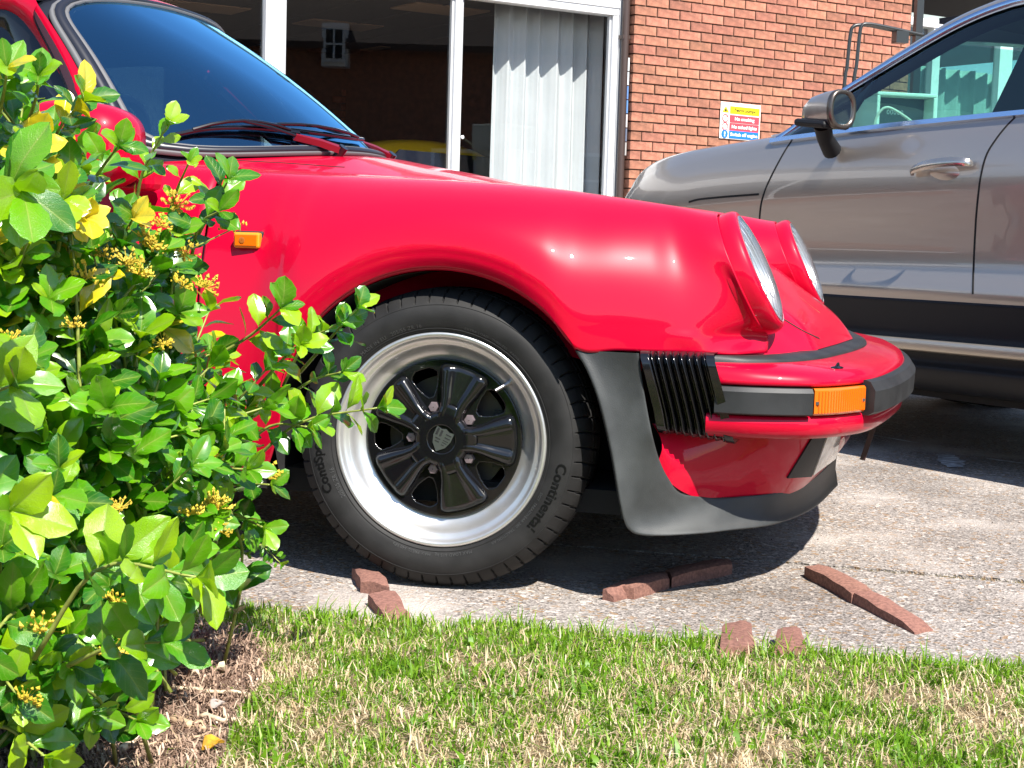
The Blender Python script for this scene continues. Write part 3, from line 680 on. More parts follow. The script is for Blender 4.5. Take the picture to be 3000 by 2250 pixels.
# ---- wipers
BV_G = bvh_of([o for o in car.children if o.name == 'windscreen'][0])
def wiper(apx, bpx, off):
    """arm and blade laid on the screen along measured points; apx: pivot to arm end, bpx: blade"""
    up = np.array([.62, -.08, .78]); up /= np.linalg.norm(up)
    A = [p if not isinstance(p[0], int) else (car_hit(BV_G, *p)[0] if len(p) == 2 else car_px(*p)) for p in apx]; B = []
    for q in bpx:
        h, _ = car_hit(BV_G, *q)
        if h is not None: B.append(h + up * .012)
    A = [np.array(a) + up * o_ for a, o_ in zip(A, off)]
    arm = MB(); k = len(A); V = []
    for i, p in enumerate(A):
        t_ = A[min(i + 1, k - 1)] - A[max(i - 1, 0)]; t_ /= np.linalg.norm(t_); sd = np.cross(t_, up); sd /= np.linalg.norm(sd); w_ = .011 - .006 * i / (k - 1)
        V += [p - sd * w_ - up * .012, p + sd * w_ - up * .012, p + sd * w_ * .8 + up * .004, p - sd * w_ * .8 + up * .004]
    a = arm.add(V, grid_faces(k, 4, False, True) + [(0, 1, 2, 3), (4 * k - 4, 4 * k - 3, 4 * k - 2, 4 * k - 1)]).build('wiper', WIPRED, car, auto=40)
    s = MB(); s.tube([A[0] - up * .045, A[0] + up * .006], .012, 12)
    if len(B) > 2:
        Bc = cat_rom(B, 24); s.tube(list(Bc), .0062, 8)
        s.tube([Bc[j] + up * h for j, h in zip(range(3, 22, 3), (.006, .014, .019, .021, .019, .014, .006))], .0045, 8)
        s.tube([A[-1], A[-1] * .5 + Bc[12] * .5 + up * .014, Bc[12] + up * .02], .0045, 8)
    s.build('wiper_blade', BLKGLOSS, a, auto=40)
pv1 = ws(-.10, -.075); pv2 = ws(.36, -.085)
wiper([(1004, 436, .60), (940, 414, .57), (866, 397, .53)], [(432, 428), (500, 408), (580, 392), (650, 386), (720, 386), (800, 392), (868, 402)], (0, 0, 0))
wiper([(1148, 455, .98), (1100, 432, .93), (1055, 416, .88)], [(700, 384), (780, 386), (860, 394), (940, 404), (1010, 414), (1055, 420)], (0, 0, 0))
# ================================================================== GROUND
def nodes_of(m): return m.node_tree, m.node_tree.nodes, m.node_tree.links.new
def concrete_mat(name, base, light, dark, sc=1.0):
    m = mat(name, base, .88); nt_, N, L = nodes_of(m); b = N['Principled BSDF']
    tc = N.new('ShaderNodeTexCoord')
    def noise(s, d=5):
        n = N.new('ShaderNodeTexNoise'); n.inputs['Scale'].default_value = s; n.inputs['Detail'].default_value = d; L(tc.outputs['Object'], n.inputs['Vector']); return n.outputs[0]
    def ramp(src, a, b_): 
        r = N.new('ShaderNodeMapRange'); r.inputs[1].default_value = a; r.inputs[2].default_value = b_; L(src, r.inputs[0]); return r.outputs[0]
    def mix(f, A, B):
        x = N.new('ShaderNodeMix'); x.data_type = 'RGBA'
        for sock, v in ((6, A), (7, B)):
            if isinstance(v, tuple): x.inputs[sock].default_value = (*v, 1)
            else: L(v, x.inputs[sock])
        L(f, x.inputs[0]); return x.outputs[2]
    vo = N.new('ShaderNodeTexVoronoi'); vo.inputs['Scale'].default_value = 190 * sc; L(tc.outputs['Object'], vo.inputs['Vector'])
    v2 = N.new('ShaderNodeTexVoronoi'); v2.inputs['Scale'].default_value = 105 * sc; L(tc.outputs['Object'], v2.inputs['Vector'])
    sx = N.new('ShaderNodeSeparateColor'); L(vo.outputs['Color'], sx.inputs[0])
    s2 = N.new('ShaderNodeSeparateColor'); L(v2.outputs['Color'], s2.inputs[0])
    c = mix(ramp(sx.outputs[0], .45, .95), base, light); c = mix(ramp(sx.outputs[1], .55, .9), c, dark)
    c = mix(ramp(s2.outputs[0], .90, .97), c, tuple(min(1, x * 1.25) for x in light)); c = mix(ramp(s2.outputs[1], .88, .92), c, (.26, .17, .10))
    st = ramp(noise(2.2, 8), .52, .72); c = mix(st, c, tuple(x * 1.12 for x in light))
    dk = ramp(noise(1.7, 9), .46, .72); x = N.new('ShaderNodeMix'); x.data_type = 'RGBA'; x.blend_type = 'MULTIPLY'; L(dk, x.inputs[0]); L(c, x.inputs[6]); x.inputs[7].default_value = (.56, .54, .52, 1)
    L(x.outputs[2], b.inputs['Base Color'])
    bp = N.new('ShaderNodeBump'); bp.inputs['Strength'].default_value = .7; bp.inputs['Distance'].default_value = .004
    ad = N.new('ShaderNodeMath'); ad.operation = 'ADD'; L(vo.outputs['Distance'], ad.inputs[0]); L(noise(260 * sc, 3), ad.inputs[1]); L(ad.outputs[0], bp.inputs['Height']); L(bp.outputs[0], b.inputs['Normal'])
    return m
CONC = concrete_mat('exposed_concrete', (.262, .230, .207), (.42, .375, .34), (.11, .095, .085))
SOIL = mat('soil', (.17, .105, .075), .95, noise=.6, nscale=40, bump=1, bscale=90, bdist=.012, ncol=(.08, .048, .034))
ROADM = mat('road_asphalt', (.055, .053, .052), .85, noise=.3, nscale=60, bump=.4, bscale=300)
mesh('ground', [(-60, -60, -.05), (60, -60, -.05), (60, 60, -.05), (-60, 60, -.05)], [(0, 1, 2, 3)], ROADM)['kind'] = 'structure'
def g2(px, py, z=0.0): return at_z(px, py, z)
ga, gb = g2(600, 1800), g2(3000, 1978)
ja, jb = g2(2270, 1646), g2(3000, 1704)
def lin(a, b, x): t = (x - a[0]) / (b[0] - a[0]); return a[1] + (b[1] - a[1]) * t
GE = lambda x: lin(ga, gb, x)                   # lawn edge
JE = lambda x: lin(ja, jb, x)                   # joint line
def slab(name, front, back, x0, x1, n, m_, z=0.0, wob=0.004, seed=1):
    rg = np.random.default_rng(seed); xs = np.linspace(x0, x1, n); V = []
    for x in xs: V.append((x, front(x) + rg.normal() * wob, z))
    for x in xs: V.append((x, back(x) + rg.normal() * wob, z))
    F = [(i, i + 1, n + i + 1, n + i) for i in range(n - 1)]
    V += [(v[0], v[1], z - .045) for v in V]; k = 2 * n
    F += [(i, k + i, k + i + 1, i + 1) for i in range(n - 1)] + [(n + i, n + i + 1, k + n + i + 1, k + n + i) for i in range(n - 1)]
    o = mesh(name, V, F, m_); o['kind'] = 'structure'; return o
slab('pavement', lambda x: GE(x) - .16, lambda x: JE(x) - .006 - .02 * min(1, max(0, (x - .5) / .8)), -8, 8, 900, CONC, 0, .004, 3)
slab('pavement', lambda x: JE(x) + .006 + .02 * min(1, max(0, (x - .5) / .8)), lambda x: 30 + 0 * x, -25, 25, 2500, CONC, 0.0, .004, 4)
jm = mat('joint_dirt', (.05, .036, .024), .95, noise=.5, nscale=120)
mesh('joint_fill', [(-8, JE(-8) - .05, -.012), (8, JE(8) - .05, -.012), (8, JE(8) + .05, -.012), (-8, JE(-8) + .05, -.012)], [(0, 1, 2, 3)], jm)['kind'] = 'structure'
# moss and dead stems lying in the joint
mb = MB(); rg = np.random.default_rng(5)
for i in range(1400):
    x = rg.uniform(.55, 1.7); p = np.array([x, JE(x) + rg.uniform(-.022, .022) * min(1, x - .3), -.010]); d = np.array([rg.normal() * .008, rg.normal() * .004, rg.uniform(.002, .012)])
    w_ = np.array([.0012, .0008, 0]); mb.add([p - w_, p + w_, p + d], [(0, 1, 2)])
mb.build('joint_moss', mat('moss', (.13, .10, .03), .9, vary=.3))['kind'] = 'stuff'
# faded paint smears on the far slab
PAINT = mat('worn_road_paint', (.50, .52, .54), .9, noise=.5, nscale=30, ncol=(.22, .20, .19))
for k, (a, b, w_) in enumerate([((2558, 1278), (2700, 1302), .022), ((2890, 1346), (3010, 1362), .02), ((2770, 1335), (2800, 1372), .05)]):
    p, q = g2(*a), g2(*b); n_ = 9; V = []
    for i in range(n_):
        c = p + (q - p) * i / (n_ - 1); t = np.array([0, 1, 0]) if k < 2 else np.array([1, 0, 0]); ww = w_ * (.5 + .5 * math.sin(PI * (i + .7) / n_)) * rg.uniform(.7, 1.2)
        V += [c + t * ww + np.array([0, 0, .004]), c - t * ww + np.array([0, 0, .004])]
    o = mesh('paint_mark', V, [(2 * i, 2 * i + 1, 2 * i + 3, 2 * i + 2) for i in range(n_ - 1)], PAINT); o['kind'] = 'structure'
# ---- wheel-stop bricks set in the concrete
BRK = mat('paving_brick', (.235, .112, .083), .88, noise=.25, nscale=140, bump=.7, bscale=260, vary=.12, ncol=(.15, .068, .052))
def kerb_brick(quad, z, label, grp, parentless=True, zl=None):
    zs = z if hasattr(z, '__len__') else [z] * 4
    top = [at_z(px, py, zz) for (px, py), zz in zip(quad, zs)]
    c = sum(top) / 4; c[2] = 0
    b = MB(); n = 6; rg_ = np.random.default_rng(int(abs(c[0] * 1000)) + 11)
    # top surface as an uneven small grid
    T = np.zeros((n, n, 3))
    for i in range(n):
        for j in range(n):
            u, v = i / (n - 1), j / (n - 1)
            p = top[0] * (1 - u) * (1 - v) + top[1] * u * (1 - v) + top[2] * u * v + top[3] * (1 - u) * v
            e = min(u, 1 - u, v, 1 - v)
            T[i, j] = p - c + np.array([rg_.normal() * .0012, rg_.normal() * .0012, rg_.normal() * .0012 - (.004 if e == 0 else 0) - (.004 if (u in (0, 1) and v in (0, 1)) else 0)])
    e = [(0, j) for j in range(n)] + [(i, n - 1) for i in range(1, n)] + [(n - 1, j) for j in range(n - 2, -1, -1)] + [(i, 0) for i in range(n - 2, 0, -1)]
    V = list(T.reshape(-1, 3)); F = grid_faces(n, n); k = len(V)
    V += [np.array([(T[a][0]) * 1.012, T[a][1] * 1.012, min(T[a][2] - .006, .0) * 0 + T[a][2] - .006]) for a in e]; k2 = len(V)
    V += [np.array([T[a][0] * 1.015, T[a][1] * 1.015, -.03]) for a in e]
    m_ = len(e)
    for x in range(m_):
        y = (x + 1) % m_; F += [(e[x][0] * n + e[x][1], e[y][0] * n + e[y][1], k + y, k + x), (k + x, k + y, k2 + y, k2 + x)]
    o = b.add(V, F).build('brick', BRK, auto=40); o.location = tuple(c)
    return tag(o, label, 'brick', grp)
GB = 'paving bricks set in the concrete'
kerb_brick([(2357, 1651), (2424, 1649), (2563, 1721), (2498, 1727)], .030, 'red paving brick at the far end of the right-hand diagonal pair', GB)
kerb_brick([(2504, 1729), (2569, 1725), (2738, 1834), (2682, 1838)], [.030, .030, .008, .014], 'worn red paving brick at the near end of the diagonal pair, its tip broken off', GB)
kerb_brick([(2120, 1817), (2198, 1814), (2214, 1884), (2108, 1890)], .034, 'upright red paving brick at the lawn edge, left of two stubs', GB)
kerb_brick([(2279, 1832), (2346, 1829), (2362, 1892), (2270, 1896)], .033, 'upright red paving brick at the lawn edge, right of two stubs', GB)
kerb_brick([(1058, 1694), (1142, 1710), (1120, 1672), (1034, 1655)], .030, 'red paving brick half under the front tyre in shadow', GB)
kerb_brick([(1078, 1731), (1160, 1722), (1207, 1808), (1142, 1818)], [.030, .030, .012, .012], 'sunlit red paving brick running from the tyre into the grass', GB)
kerb_brick([(1768, 1716), (1848, 1706), (1872, 1726), (1800, 1748)], [.030, .030, .012, .012], 'broken brown brick end in front of the shaded row below the chin spoiler', GB)
kerb_brick([(1790, 1704), (1945, 1664), (1962, 1684), (1858, 1716)], .030, 'shaded red brick in the row behind the broken brick end', GB)
kerb_brick([(1952, 1662), (2128, 1628), (2148, 1644), (1970, 1682)], .030, 'shaded red brick at the far end of the row under the car nose', GB)

# ---- lawn and soil
def pip(P, poly):
    x, y = P[:, 0], P[:, 1]; c = np.zeros(len(P), bool); n = len(poly)
    for i in range(n):
        x1, y1 = poly[i][:2]; x2, y2 = poly[(i + 1) % n][:2]
        c ^= ((y1 > y) != (y2 > y)) & (x < (x2 - x1) * (y - y1) / (y2 - y1 + 1e-12) + x1)
    return c
def vnoise(P, sc, seed):
    rg_ = np.random.default_rng(seed); G = rg_.random((64, 64)); q = P[:, :2] * sc; i = np.floor(q).astype(int); f = q - i; f = f * f * (3 - 2 * f)
    g = lambda a, b: G[a % 64, b % 64]
    return (g(i[:, 0], i[:, 1]) * (1 - f[:, 0]) + g(i[:, 0] + 1, i[:, 1]) * f[:, 0]) * (1 - f[:, 1]) + (g(i[:, 0], i[:, 1] + 1) * (1 - f[:, 0]) + g(i[:, 0] + 1, i[:, 1] + 1) * f[:, 0]) * f[:, 1]
TH_ = mat('thatch_ground', (.20, .145, .075), .95, noise=.5, nscale=70, bump=1, bscale=250, bdist=.008, ncol=(.09, .065, .03))
n_ = 60; xs = np.linspace(-8, 8, 220)
V = []
ys = [-14, -6, 0, 1.2] + list(np.linspace(1.5, 1, 1)) + []
rows = []
for f in np.concatenate([[-12, -5, -1], np.linspace(-.7, 0, 36)]):
    rows.append([(x, GE(x) + f * 2.2 if f > -3 else f, .012 + .006 * math.sin(x * 9 + f * 11) * math.sin(f * 17) - (.03 if f == 0 else 0)) for x in xs])
grid('lawn', np.array(rows), TH_)['kind'] = 'structure'
SOILP = [g2(*p, .012) for p in [(0, 1700), (430, 1830), (700, 1862), (760, 1900), (790, 1960), (745, 2040), (690, 2120), (640, 2250), (620, 2400), (-300, 2400)]]
sp_ = np.array([[p[0], p[1]] for p in SOILP]); cc = sp_.mean(0)
rows = []
ang = np.linspace(0, 1, 80)
def poly_at(t):
    t = t * len(sp_); i = int(t) % len(sp_); f = t - int(t); return sp_[i] * (1 - f) + sp_[(i + 1) % len(sp_)] * f
for t in ang:
    q = poly_at(t % 1.0); rows.append([(*(cc + (q - cc) * f * (1 + .03 * math.sin(t * 60))), .020 + .008 * math.sin(f * 23 + t * 40) * math.sin(t * 33 + f * 9) - (.02 if f == 1 else 0)) for f in np.linspace(0.02, 1, 24)])
grid('soil', np.array(rows), SOIL, flip=True)['kind'] = 'structure'

def blades(name, P, h, w_, lean, ang_, bend, m_, tint, face=None):
    """many blades of grass as one mesh; each is a bent tapering strip"""
    n = len(P); ca, sa = np.cos(ang_), np.sin(ang_); side = np.stack([-sa, ca, 0 * ca], 1) * w_[:, None]; d = np.stack([ca, sa, 0 * ca], 1)
    z = np.array([0, 0, 1.])
    p0 = P; p1 = P + d * (lean * h * .35)[:, None] + z * (h * .5)[:, None]; p2 = P + d * ((lean + bend) * h)[:, None] + z * (h * np.sqrt(np.maximum(.05, 1 - np.minimum(.93, (lean + bend) ** 2))))[:, None]
    V = np.stack([p0 - side, p0 + side, p1 + side * .85, p1 - side * .85, p2], 1).reshape(-1, 3)
    b = np.arange(n) * 5
    F4 = np.stack([b, b + 1, b + 2, b + 3], 1); F3 = np.stack([b + 3, b + 2, b + 4], 1)
    me = bpy.data.meshes.new(name); me.vertices.add(len(V)); me.vertices.foreach_set('co', V.ravel())
    me.loops.add(n * 7); li = np.concatenate([F4, F3], 1).ravel(); me.loops.foreach_set('vertex_index', li)
    ls = np.stack([np.arange(n) * 7, np.arange(n) * 7 + 4], 1).ravel(); me.polygons.add(n * 2); me.polygons.foreach_set('loop_start', ls); me.polygons.foreach_set('loop_total', np.tile([4, 3], n))
    me.update(); me.validate()
    at = me.attributes.new('tint', 'FLOAT', 'POINT'); at.data.foreach_set('value', np.repeat(tint, 5).astype(np.float32))
    o = link(name, me, m_); o['kind'] = 'stuff'; return o
def leafy_mat(name, cols, rough=.45, transl=.35):
    """a blade or leaf that lets some light through; 'tint' picks the colour"""
    m = mat(name, cols[0], rough, spec=.35); nt_, N, L = nodes_of(m); b = N['Principled BSDF']
    a = N.new('ShaderNodeAttribute'); a.attribute_name = 'tint'; r = N.new('ShaderNodeValToRGB')
    while len(r.color_ramp.elements) < len(cols): r.color_ramp.elements.new(.5)
    for i, c in enumerate(cols): r.color_ramp.elements[i].position = i / (len(cols) - 1); r.color_ramp.elements[i].color = (*c, 1)
    L(a.outputs['Fac'], r.inputs[0]); L(r.outputs[0], b.inputs['Base Color'])
    t = N.new('ShaderNodeBsdfTranslucent'); hs = N.new('ShaderNodeHueSaturation'); hs.inputs['Value'].default_value = 1.5; L(r.outputs[0], hs.inputs['Color']); L(hs.outputs[0], t.inputs[0])
    mx = N.new('ShaderNodeMixShader'); mx.inputs[0].default_value = transl; out = N['Material Output']; L(b.outputs[0], mx.inputs[1]); L(t.outputs[0], mx.inputs[2]); L(mx.outputs[0], out.inputs[0]); return m
GRN = leafy_mat('grass_blade', [(.06, .15, .008), (.12, .26, .012), (.21, .37, .02), (.34, .43, .07)], .42, .42)
STRAW = leafy_mat('dry_grass_blade', [(.36, .27, .15), (.54, .43, .27), (.66, .56, .39), (.40, .27, .14)], .6, .25)
rg = np.random.default_rng(21)
def lawn_pts(n, back=0.0):
    y = rg.uniform(1.75, 3.3, n * 3); x = rg.uniform(-1.35, 1.35, n * 3); P = np.stack([x, y, np.full_like(x, .008)], 1)
    ge = GE(x) + back + .07 * (vnoise(P, 8, 9) - .55) + .03 * (vnoise(P, 30, 10) - .5)
    P = P[(y < ge) & (np.abs(x) < .40 * y + .12)]
    return P[:n]
gm_ = lambda P: .36 * vnoise(P, 5.5, 1) + .36 * vnoise(P, 15, 2) + .28 * vnoise(P, 38, 3)
P = lawn_pts(110000, .02); edge = np.clip(1 - (GE(P[:, 0]) - P[:, 1]) / .30, 0, 1); insoil = pip(P, sp_ * 1.0)
k = (gm_(P) * 1.0 + edge * .20 + rg.normal(0, .12, len(P)) > .495) & (~insoil | (rg.random(len(P)) < .015))
P = P[k]; edge = edge[k]; n = len(P)
h = np.clip(rg.gamma(4, .0052, n), .006, .055) * (1 + .10 * edge)
blades('grass', P, h, rg.uniform(.0008, .0022, n), rg.uniform(.0, .8, n), rg.uniform(0, 2 * PI, n), rg.uniform(0, .35, n), GRN, np.clip(rg.normal(.42, .2, n) + .12 * edge, 0, 1))
P = lawn_pts(95000, .0); edge = np.clip(1 - (GE(P[:, 0]) - P[:, 1]) / .25, 0, 1); insoil = pip(P, sp_)
k = (rg.random(len(P)) < 1 - .75 * edge) & (~insoil | (rg.random(len(P)) < .05)) & (gm_(P) < .68); P = P[k]; n = len(P)
blades('dry_grass', P, np.clip(rg.gamma(3, .0062, n), .006, .05), rg.uniform(.0006, .0017, n), rg.uniform(.5, .97, n), rg.uniform(0, 2 * PI, n), rg.uniform(-.2, .4, n), STRAW, rg.random(n))
# low broad-leaved weeds in the turf
P = lawn_pts(500, -.1); P = P[(gm_(P) > .40) & ~pip(P, sp_)]; WP = []
for p in P[:130]:
    k = rg.integers(5, 11); WP.append(np.repeat((p + np.array([0, 0, .004]))[None], k, 0) + rg.normal(0, .012, (k, 3)) * [1, 1, .2])
WP = np.concatenate(WP); n = len(WP)
blades('lawn_weeds', WP, rg.uniform(.015, .036, n), rg.uniform(.003, .0065, n), rg.uniform(.4, .9, n), rg.uniform(0, 2 * PI, n), rg.uniform(0, .2, n), GRN, np.clip(rg.normal(.3, .12, n), 0, 1))
# litter on the soil: needles, bark flakes, dead stalks
LITM = leafy_mat('litter', [(.09, .055, .038), (.24, .155, .11), (.42, .29, .21), (.66, .53, .40)], .8, .05)
P = np.stack([rg.uniform(-1.25, .1, 60000), rg.uniform(1.75, 3.1, 60000), np.full(60000, .022)], 1); P = P[pip(P, sp_)][:22000]; n = len(P); P[:, 2] += rg.uniform(-.004, .010, n)
blades('soil_litter', P, rg.gamma(2.2, .0055, n), rg.uniform(.0005, .0020, n), rg.uniform(.85, .98, n), rg.uniform(0, 2 * PI, n), rg.uniform(-.1, .1, n), LITM, np.clip(rg.beta(1.6, 2.2, n), 0, 1))
WOOD = mat('dry_wood', (.46, .32, .20), .8, noise=.4, nscale=60, vary=.2); PALE = mat('pale_wood', (.62, .50, .34), .8, noise=.3, nscale=60, vary=.15)
tw = 'dead twigs and chips on the soil'
for k, (a, b, r, m_, lab) in enumerate([((505, 2015), (720, 2030), .0035, PALE, 'pale dead stick lying flat on the soil, the longest one'), ((350, 2200), (420, 2145), .006, PALE, 'short bleached stick under the low bush leaves'), ((500, 2110), (600, 2130), .007, WOOD, 'orange-brown curled bark chip on the soil'), ((435, 1870), (700, 1895), .0016, WOOD, 'thin straw stalk across the back of the soil patch'),
                                        ((585, 2100), (690, 2108), .004, PALE, 'pale split stick beside the dry grass'), ((330, 2195), (640, 2140), .0018, WOOD, 'long thin brown stalk across the soil near the front')]):
    p, q = g2(*a, .03), g2(*b, .03); c = (p + q) / 2
    pts = [p * (1 - t) + q * t - c + np.array([0, rg.normal() * .004, rg.normal() * .002]) for t in np.linspace(0, 1, 7)]
    o = MB().tube(pts, [r * s for s in (.7, 1, .9, 1, .85, .9, .5)], 7).build('twig', m_, sm=True); o.location = tuple(c); tag(o, lab, 'twig', tw)
for k, (a, w_, m_, lab) in enumerate([((645, 1965), .016, PALE, 'pale yellow wood chip standing up on the soil'), ((570, 1985), .014, PALE, 'pale flat wood chip left of the upright chip'), ((420, 2030), .012, PALE, 'small rounded tan chip below the bush tip'), ((530, 1945), .017, WOOD, 'orange bark flake at the back of the soil'), ((620, 2185), .02, mat('amber_leaf', (.55, .28, .02), .5, noise=.4, nscale=80), 'fallen amber leaf at the edge of the dry grass'), ((628, 2070), .018, mat('grey_leaf', (.36, .30, .27), .8), 'curled grey dead leaf near the grass edge')]):
    c = g2(*a, .032); n = 9; V = []; al = rg.uniform(0, PI)
    V = [(w_ * math.cos(t) * rg.uniform(.6, 1.1), w_ * .6 * math.sin(t) * rg.uniform(.6, 1.1), .006 * math.sin(2 * t + k) + .005) for t in np.linspace(0, 2 * PI, n, endpoint=False)]
    o = MB().prism(V, (0.001, 0, .003)).build('wood_chip' if k < 4 else 'fallen_leaf', m_); o.location = tuple(c); o.rotation_euler = (rg.uniform(-.4, .6), rg.uniform(-.3, .3), al); tag(o, lab, 'wood chip' if k < 4 else 'dead leaf', tw)

gr = np.random.default_rng(44); mb = MB()
for k in range(900):
    x, y = gr.uniform(-1.2, 1.9), gr.uniform(2.75, 5.2)
    if y < GE(x) + .02: continue
    r = gr.uniform(.001, .0035); p = np.array([x, y, r * .6]); q = gr.uniform(.6, 1.3, 6) * r
    mb.add([p + [q[0], 0, 0], p - [q[1], 0, 0], p + [0, q[2], 0], p - [0, q[3], 0], p + [0, 0, q[4]], p - [0, 0, q[5]]], [(0, 2, 4), (2, 1, 4), (1, 3, 4), (3, 0, 4), (2, 0, 5), (1, 2, 5), (3, 1, 5), (0, 3, 5)])
mb.build('grit', mat('grit_stone', (.34, .28, .24), .85, noise=.5, nscale=90))['kind'] = 'stuff'
# ================================================================== BUILDING
BA_ = R(32.5); BU = np.array([math.cos(BA_), math.sin(BA_), 0]); BW = np.array([-math.sin(BA_), math.cos(BA_), 0])
_p = at_depth(1960, 277, 12.7); _c = at_plane(1858, 120, _p, BW); BO = np.array([_c[0], _c[1], 0])
def bp(px, py, d=0.0):                       # building coordinates of a photo point on the plane d behind the brick face
    q = at_plane(px, py, BO + BW * d, BW) - BO; return np.array([q @ BU, d, q[2]])
shop = empty('shop_building', tuple(BO), BA_, 'red brick garage building with white-framed shop windows behind the cars', 'building')
MORTAR = mat('mortar', (.13, .08, .055), .95, noise=.3, nscale=60)  # mortar tone darkened to carry the shadow in the recessed joints
BRICK = mat('wall_brick', (.365, .15, .095), .88, noise=.36, nscale=16, bump=.7, bscale=70, bdist=.005, vary=.22)
nt_, N_b, L_b = nodes_of(BRICK)
WHITE = mat('white_frame', (.78, .79, .80), .4, noise=.06, nscale=8)
GREYF = mat('grey_frame', (.42, .43, .44), .4)
WL = bp(2677, 30)[0]; ZTOP = 3.6
MB().box((WL / 2 + .004, .064, ZTOP / 2), (WL - .03, .10, ZTOP)).build('brick_wall', MORTAR, shop)
vars_ = []
for k in range(6):
    rg_ = np.random.default_rng(90 + k); n = 5; V = []; m_ = 4
    # brick with a slightly rough face
    T = np.array([[((i / (n - 1) - .5) * .214, rg_.normal() * .0012 + (.003 if i in (0, n - 1) or j in (0, 2) else 0), (j / 2 - .5) * .0645) for j in range(3)] for i in range(n)])
    V = list(T.reshape(-1, 3)); F = grid_faces(n, 3); e = [(0, j) for j in range(3)] + [(i, 2) for i in range(1, n)] + [(n - 1, 1), (n - 1, 0)] + [(i, 0) for i in range(n - 2, 0, -1)]
    k0 = len(V); V += [np.array([T[a][0], .1, T[a][2]]) for a in e]
    F += [(e[x][0] * 3 + e[x][1], e[(x + 1) % len(e)][0] * 3 + e[(x + 1) % len(e)][1], k0 + (x + 1) % len(e), k0 + x) for x in range(len(e))]
    o = MB().add(V, F).build('brick', BRICK, auto=50); vars_.append(o.data); bpy.data.objects.remove(o)
halfs = []
for k in range(2):
    me = vars_[k].copy(); co = np.array([v.co[:] for v in me.vertices]); co[:, 0] *= .475; me.vertices.foreach_set('co', co.ravel()); me.update(); halfs.append(me)
rg = np.random.default_rng(31)
items = []
off0 = bp(1925, 40)[0]; zc0 = bp(1900, 90)[2]; row0 = zc0 - math.floor(zc0 / .075) * .075
nrow = int(ZTOP / .075)
for r in range(nrow):
    z = row0 + r * .075 + .0; 
    if z < .05 or z > ZTOP - .04: continue
    half = (r % 2 == 0); x = 0.0
    while x < WL - .02:
        L_ = .1025 if (half and x == 0) else .215
        if x + L_ > WL: L_ = .1025
        if x + L_ > WL + .01: break
        items.append((x + L_ / 2, z, L_ < .15)); x += L_ + .010
# the ones the photo shows are bricks of their own; the rest of the courses are one part
def seen(it):
    p = BO + BU * it[0] + np.array([0, 0, it[1]]); v = p - CP; zz = v @ FW; x, y = 1500 + F_PX * (v @ RT) / zz, 1125 - F_PX * (v @ UP) / zz
    hood = np.interp(x, [1800, 1860, 1930, 2050, 2250, 2330, 2420, 2700, 2780], [560, 520, 450, 410, 395, 340, 250, 60, 0])
    return -25 < y < hood + 30
vis = [it for it in items if seen(it)]; vis.sort(key=lambda it: -it[1]); hid = [it for it in items if not seen(it)] + vis[300:]
for x, z, hf in vis[:300]:
    o = bpy.data.objects.new('brick', (halfs[rg.integers(2)] if hf else vars_[rg.integers(6)])); COL.objects.link(o); o.parent = shop
    o.location = (x, rg.normal() * .0015, z); o.rotation_euler = (rg.normal() * .006, rg.normal() * .004, rg.normal() * .006); o.scale = (1, 1, rg.uniform(.96, 1.0))
mb = MB()
for x, z, hf in hid: mb.box((x, .05, z), (.1025 if hf else .2145, .1, .0645))
tag(mb.build('brick_courses', BRICK, shop), kind='stuff')
# corner return and upper wall, roof
ROOFM = mat('roof_felt', (.08, .08, .085), .8)
zh = (bp(1445, 0, .11)[2] + bp(1788, 44, .11)[2]) / 2                # underside of the window head
X0 = -11.0; XE = WL + 7.0; FH = .80
xr0, xr1 = bp(1791, 250, .11)[0], bp(1810, 250, .11)[0]
win = MB(); win.box(((X0 + xr1) / 2, .17, zh + .03), (xr1 - X0, .12, .06)); frame = win.build('window_frame', WHITE, shop, bev=.004)
fas = MB().box(((X0 + xr1) / 2, .16, zh + .06 + FH / 2), (xr1 - X0, .10, FH)); fas = fas.build('fascia', WHITE, shop, bev=.003)
for k in range(11): MB().box(((X0 + xr1) / 2, .106, zh + .085 + k * .068), (xr1 - X0 - .002, .012, .058)).build('fascia_board', WHITE, fas, bev=.004)
MB().box(((X0 + XE) / 2, 4.0, zh + .06 + FH + .06), (XE - X0 + .4, 8.2, .1)).build('roof', ROOFM, shop)
MB().box((WL + 3.5, .15, (zh + .06 + FH + ZTOP) / 2 - .1), (7.0, .08, .5)).build('fascia', WHITE, shop)
def post(px0, px1, py, d, name='window_post', m_=WHITE, z0=.35, z1=None, dep=.07):
    a, b = bp(px0, py, d)[0], bp(px1, py, d)[0]
    return MB().box(((a + b) / 2, d + dep / 2, (z0 + (z1 or zh)) / 2), (b - a, dep, (z1 or zh) - z0)).build(name, m_, frame, bev=.004), a, b
_, xra, xrb = post(1791, 1808, 250, .115)
_, m1a, m1b = post(1335, 1354, 100, .115)
_, m2a, m2b = post(779, 834, 100, .115)
for xx in (m2a - 1.9, m2a - 3.8, m2a - 5.7): MB().box((xx, .15, (zh + .35) / 2), (.06, .07, zh - .35)).build('window_post', WHITE, frame, bev=.004)
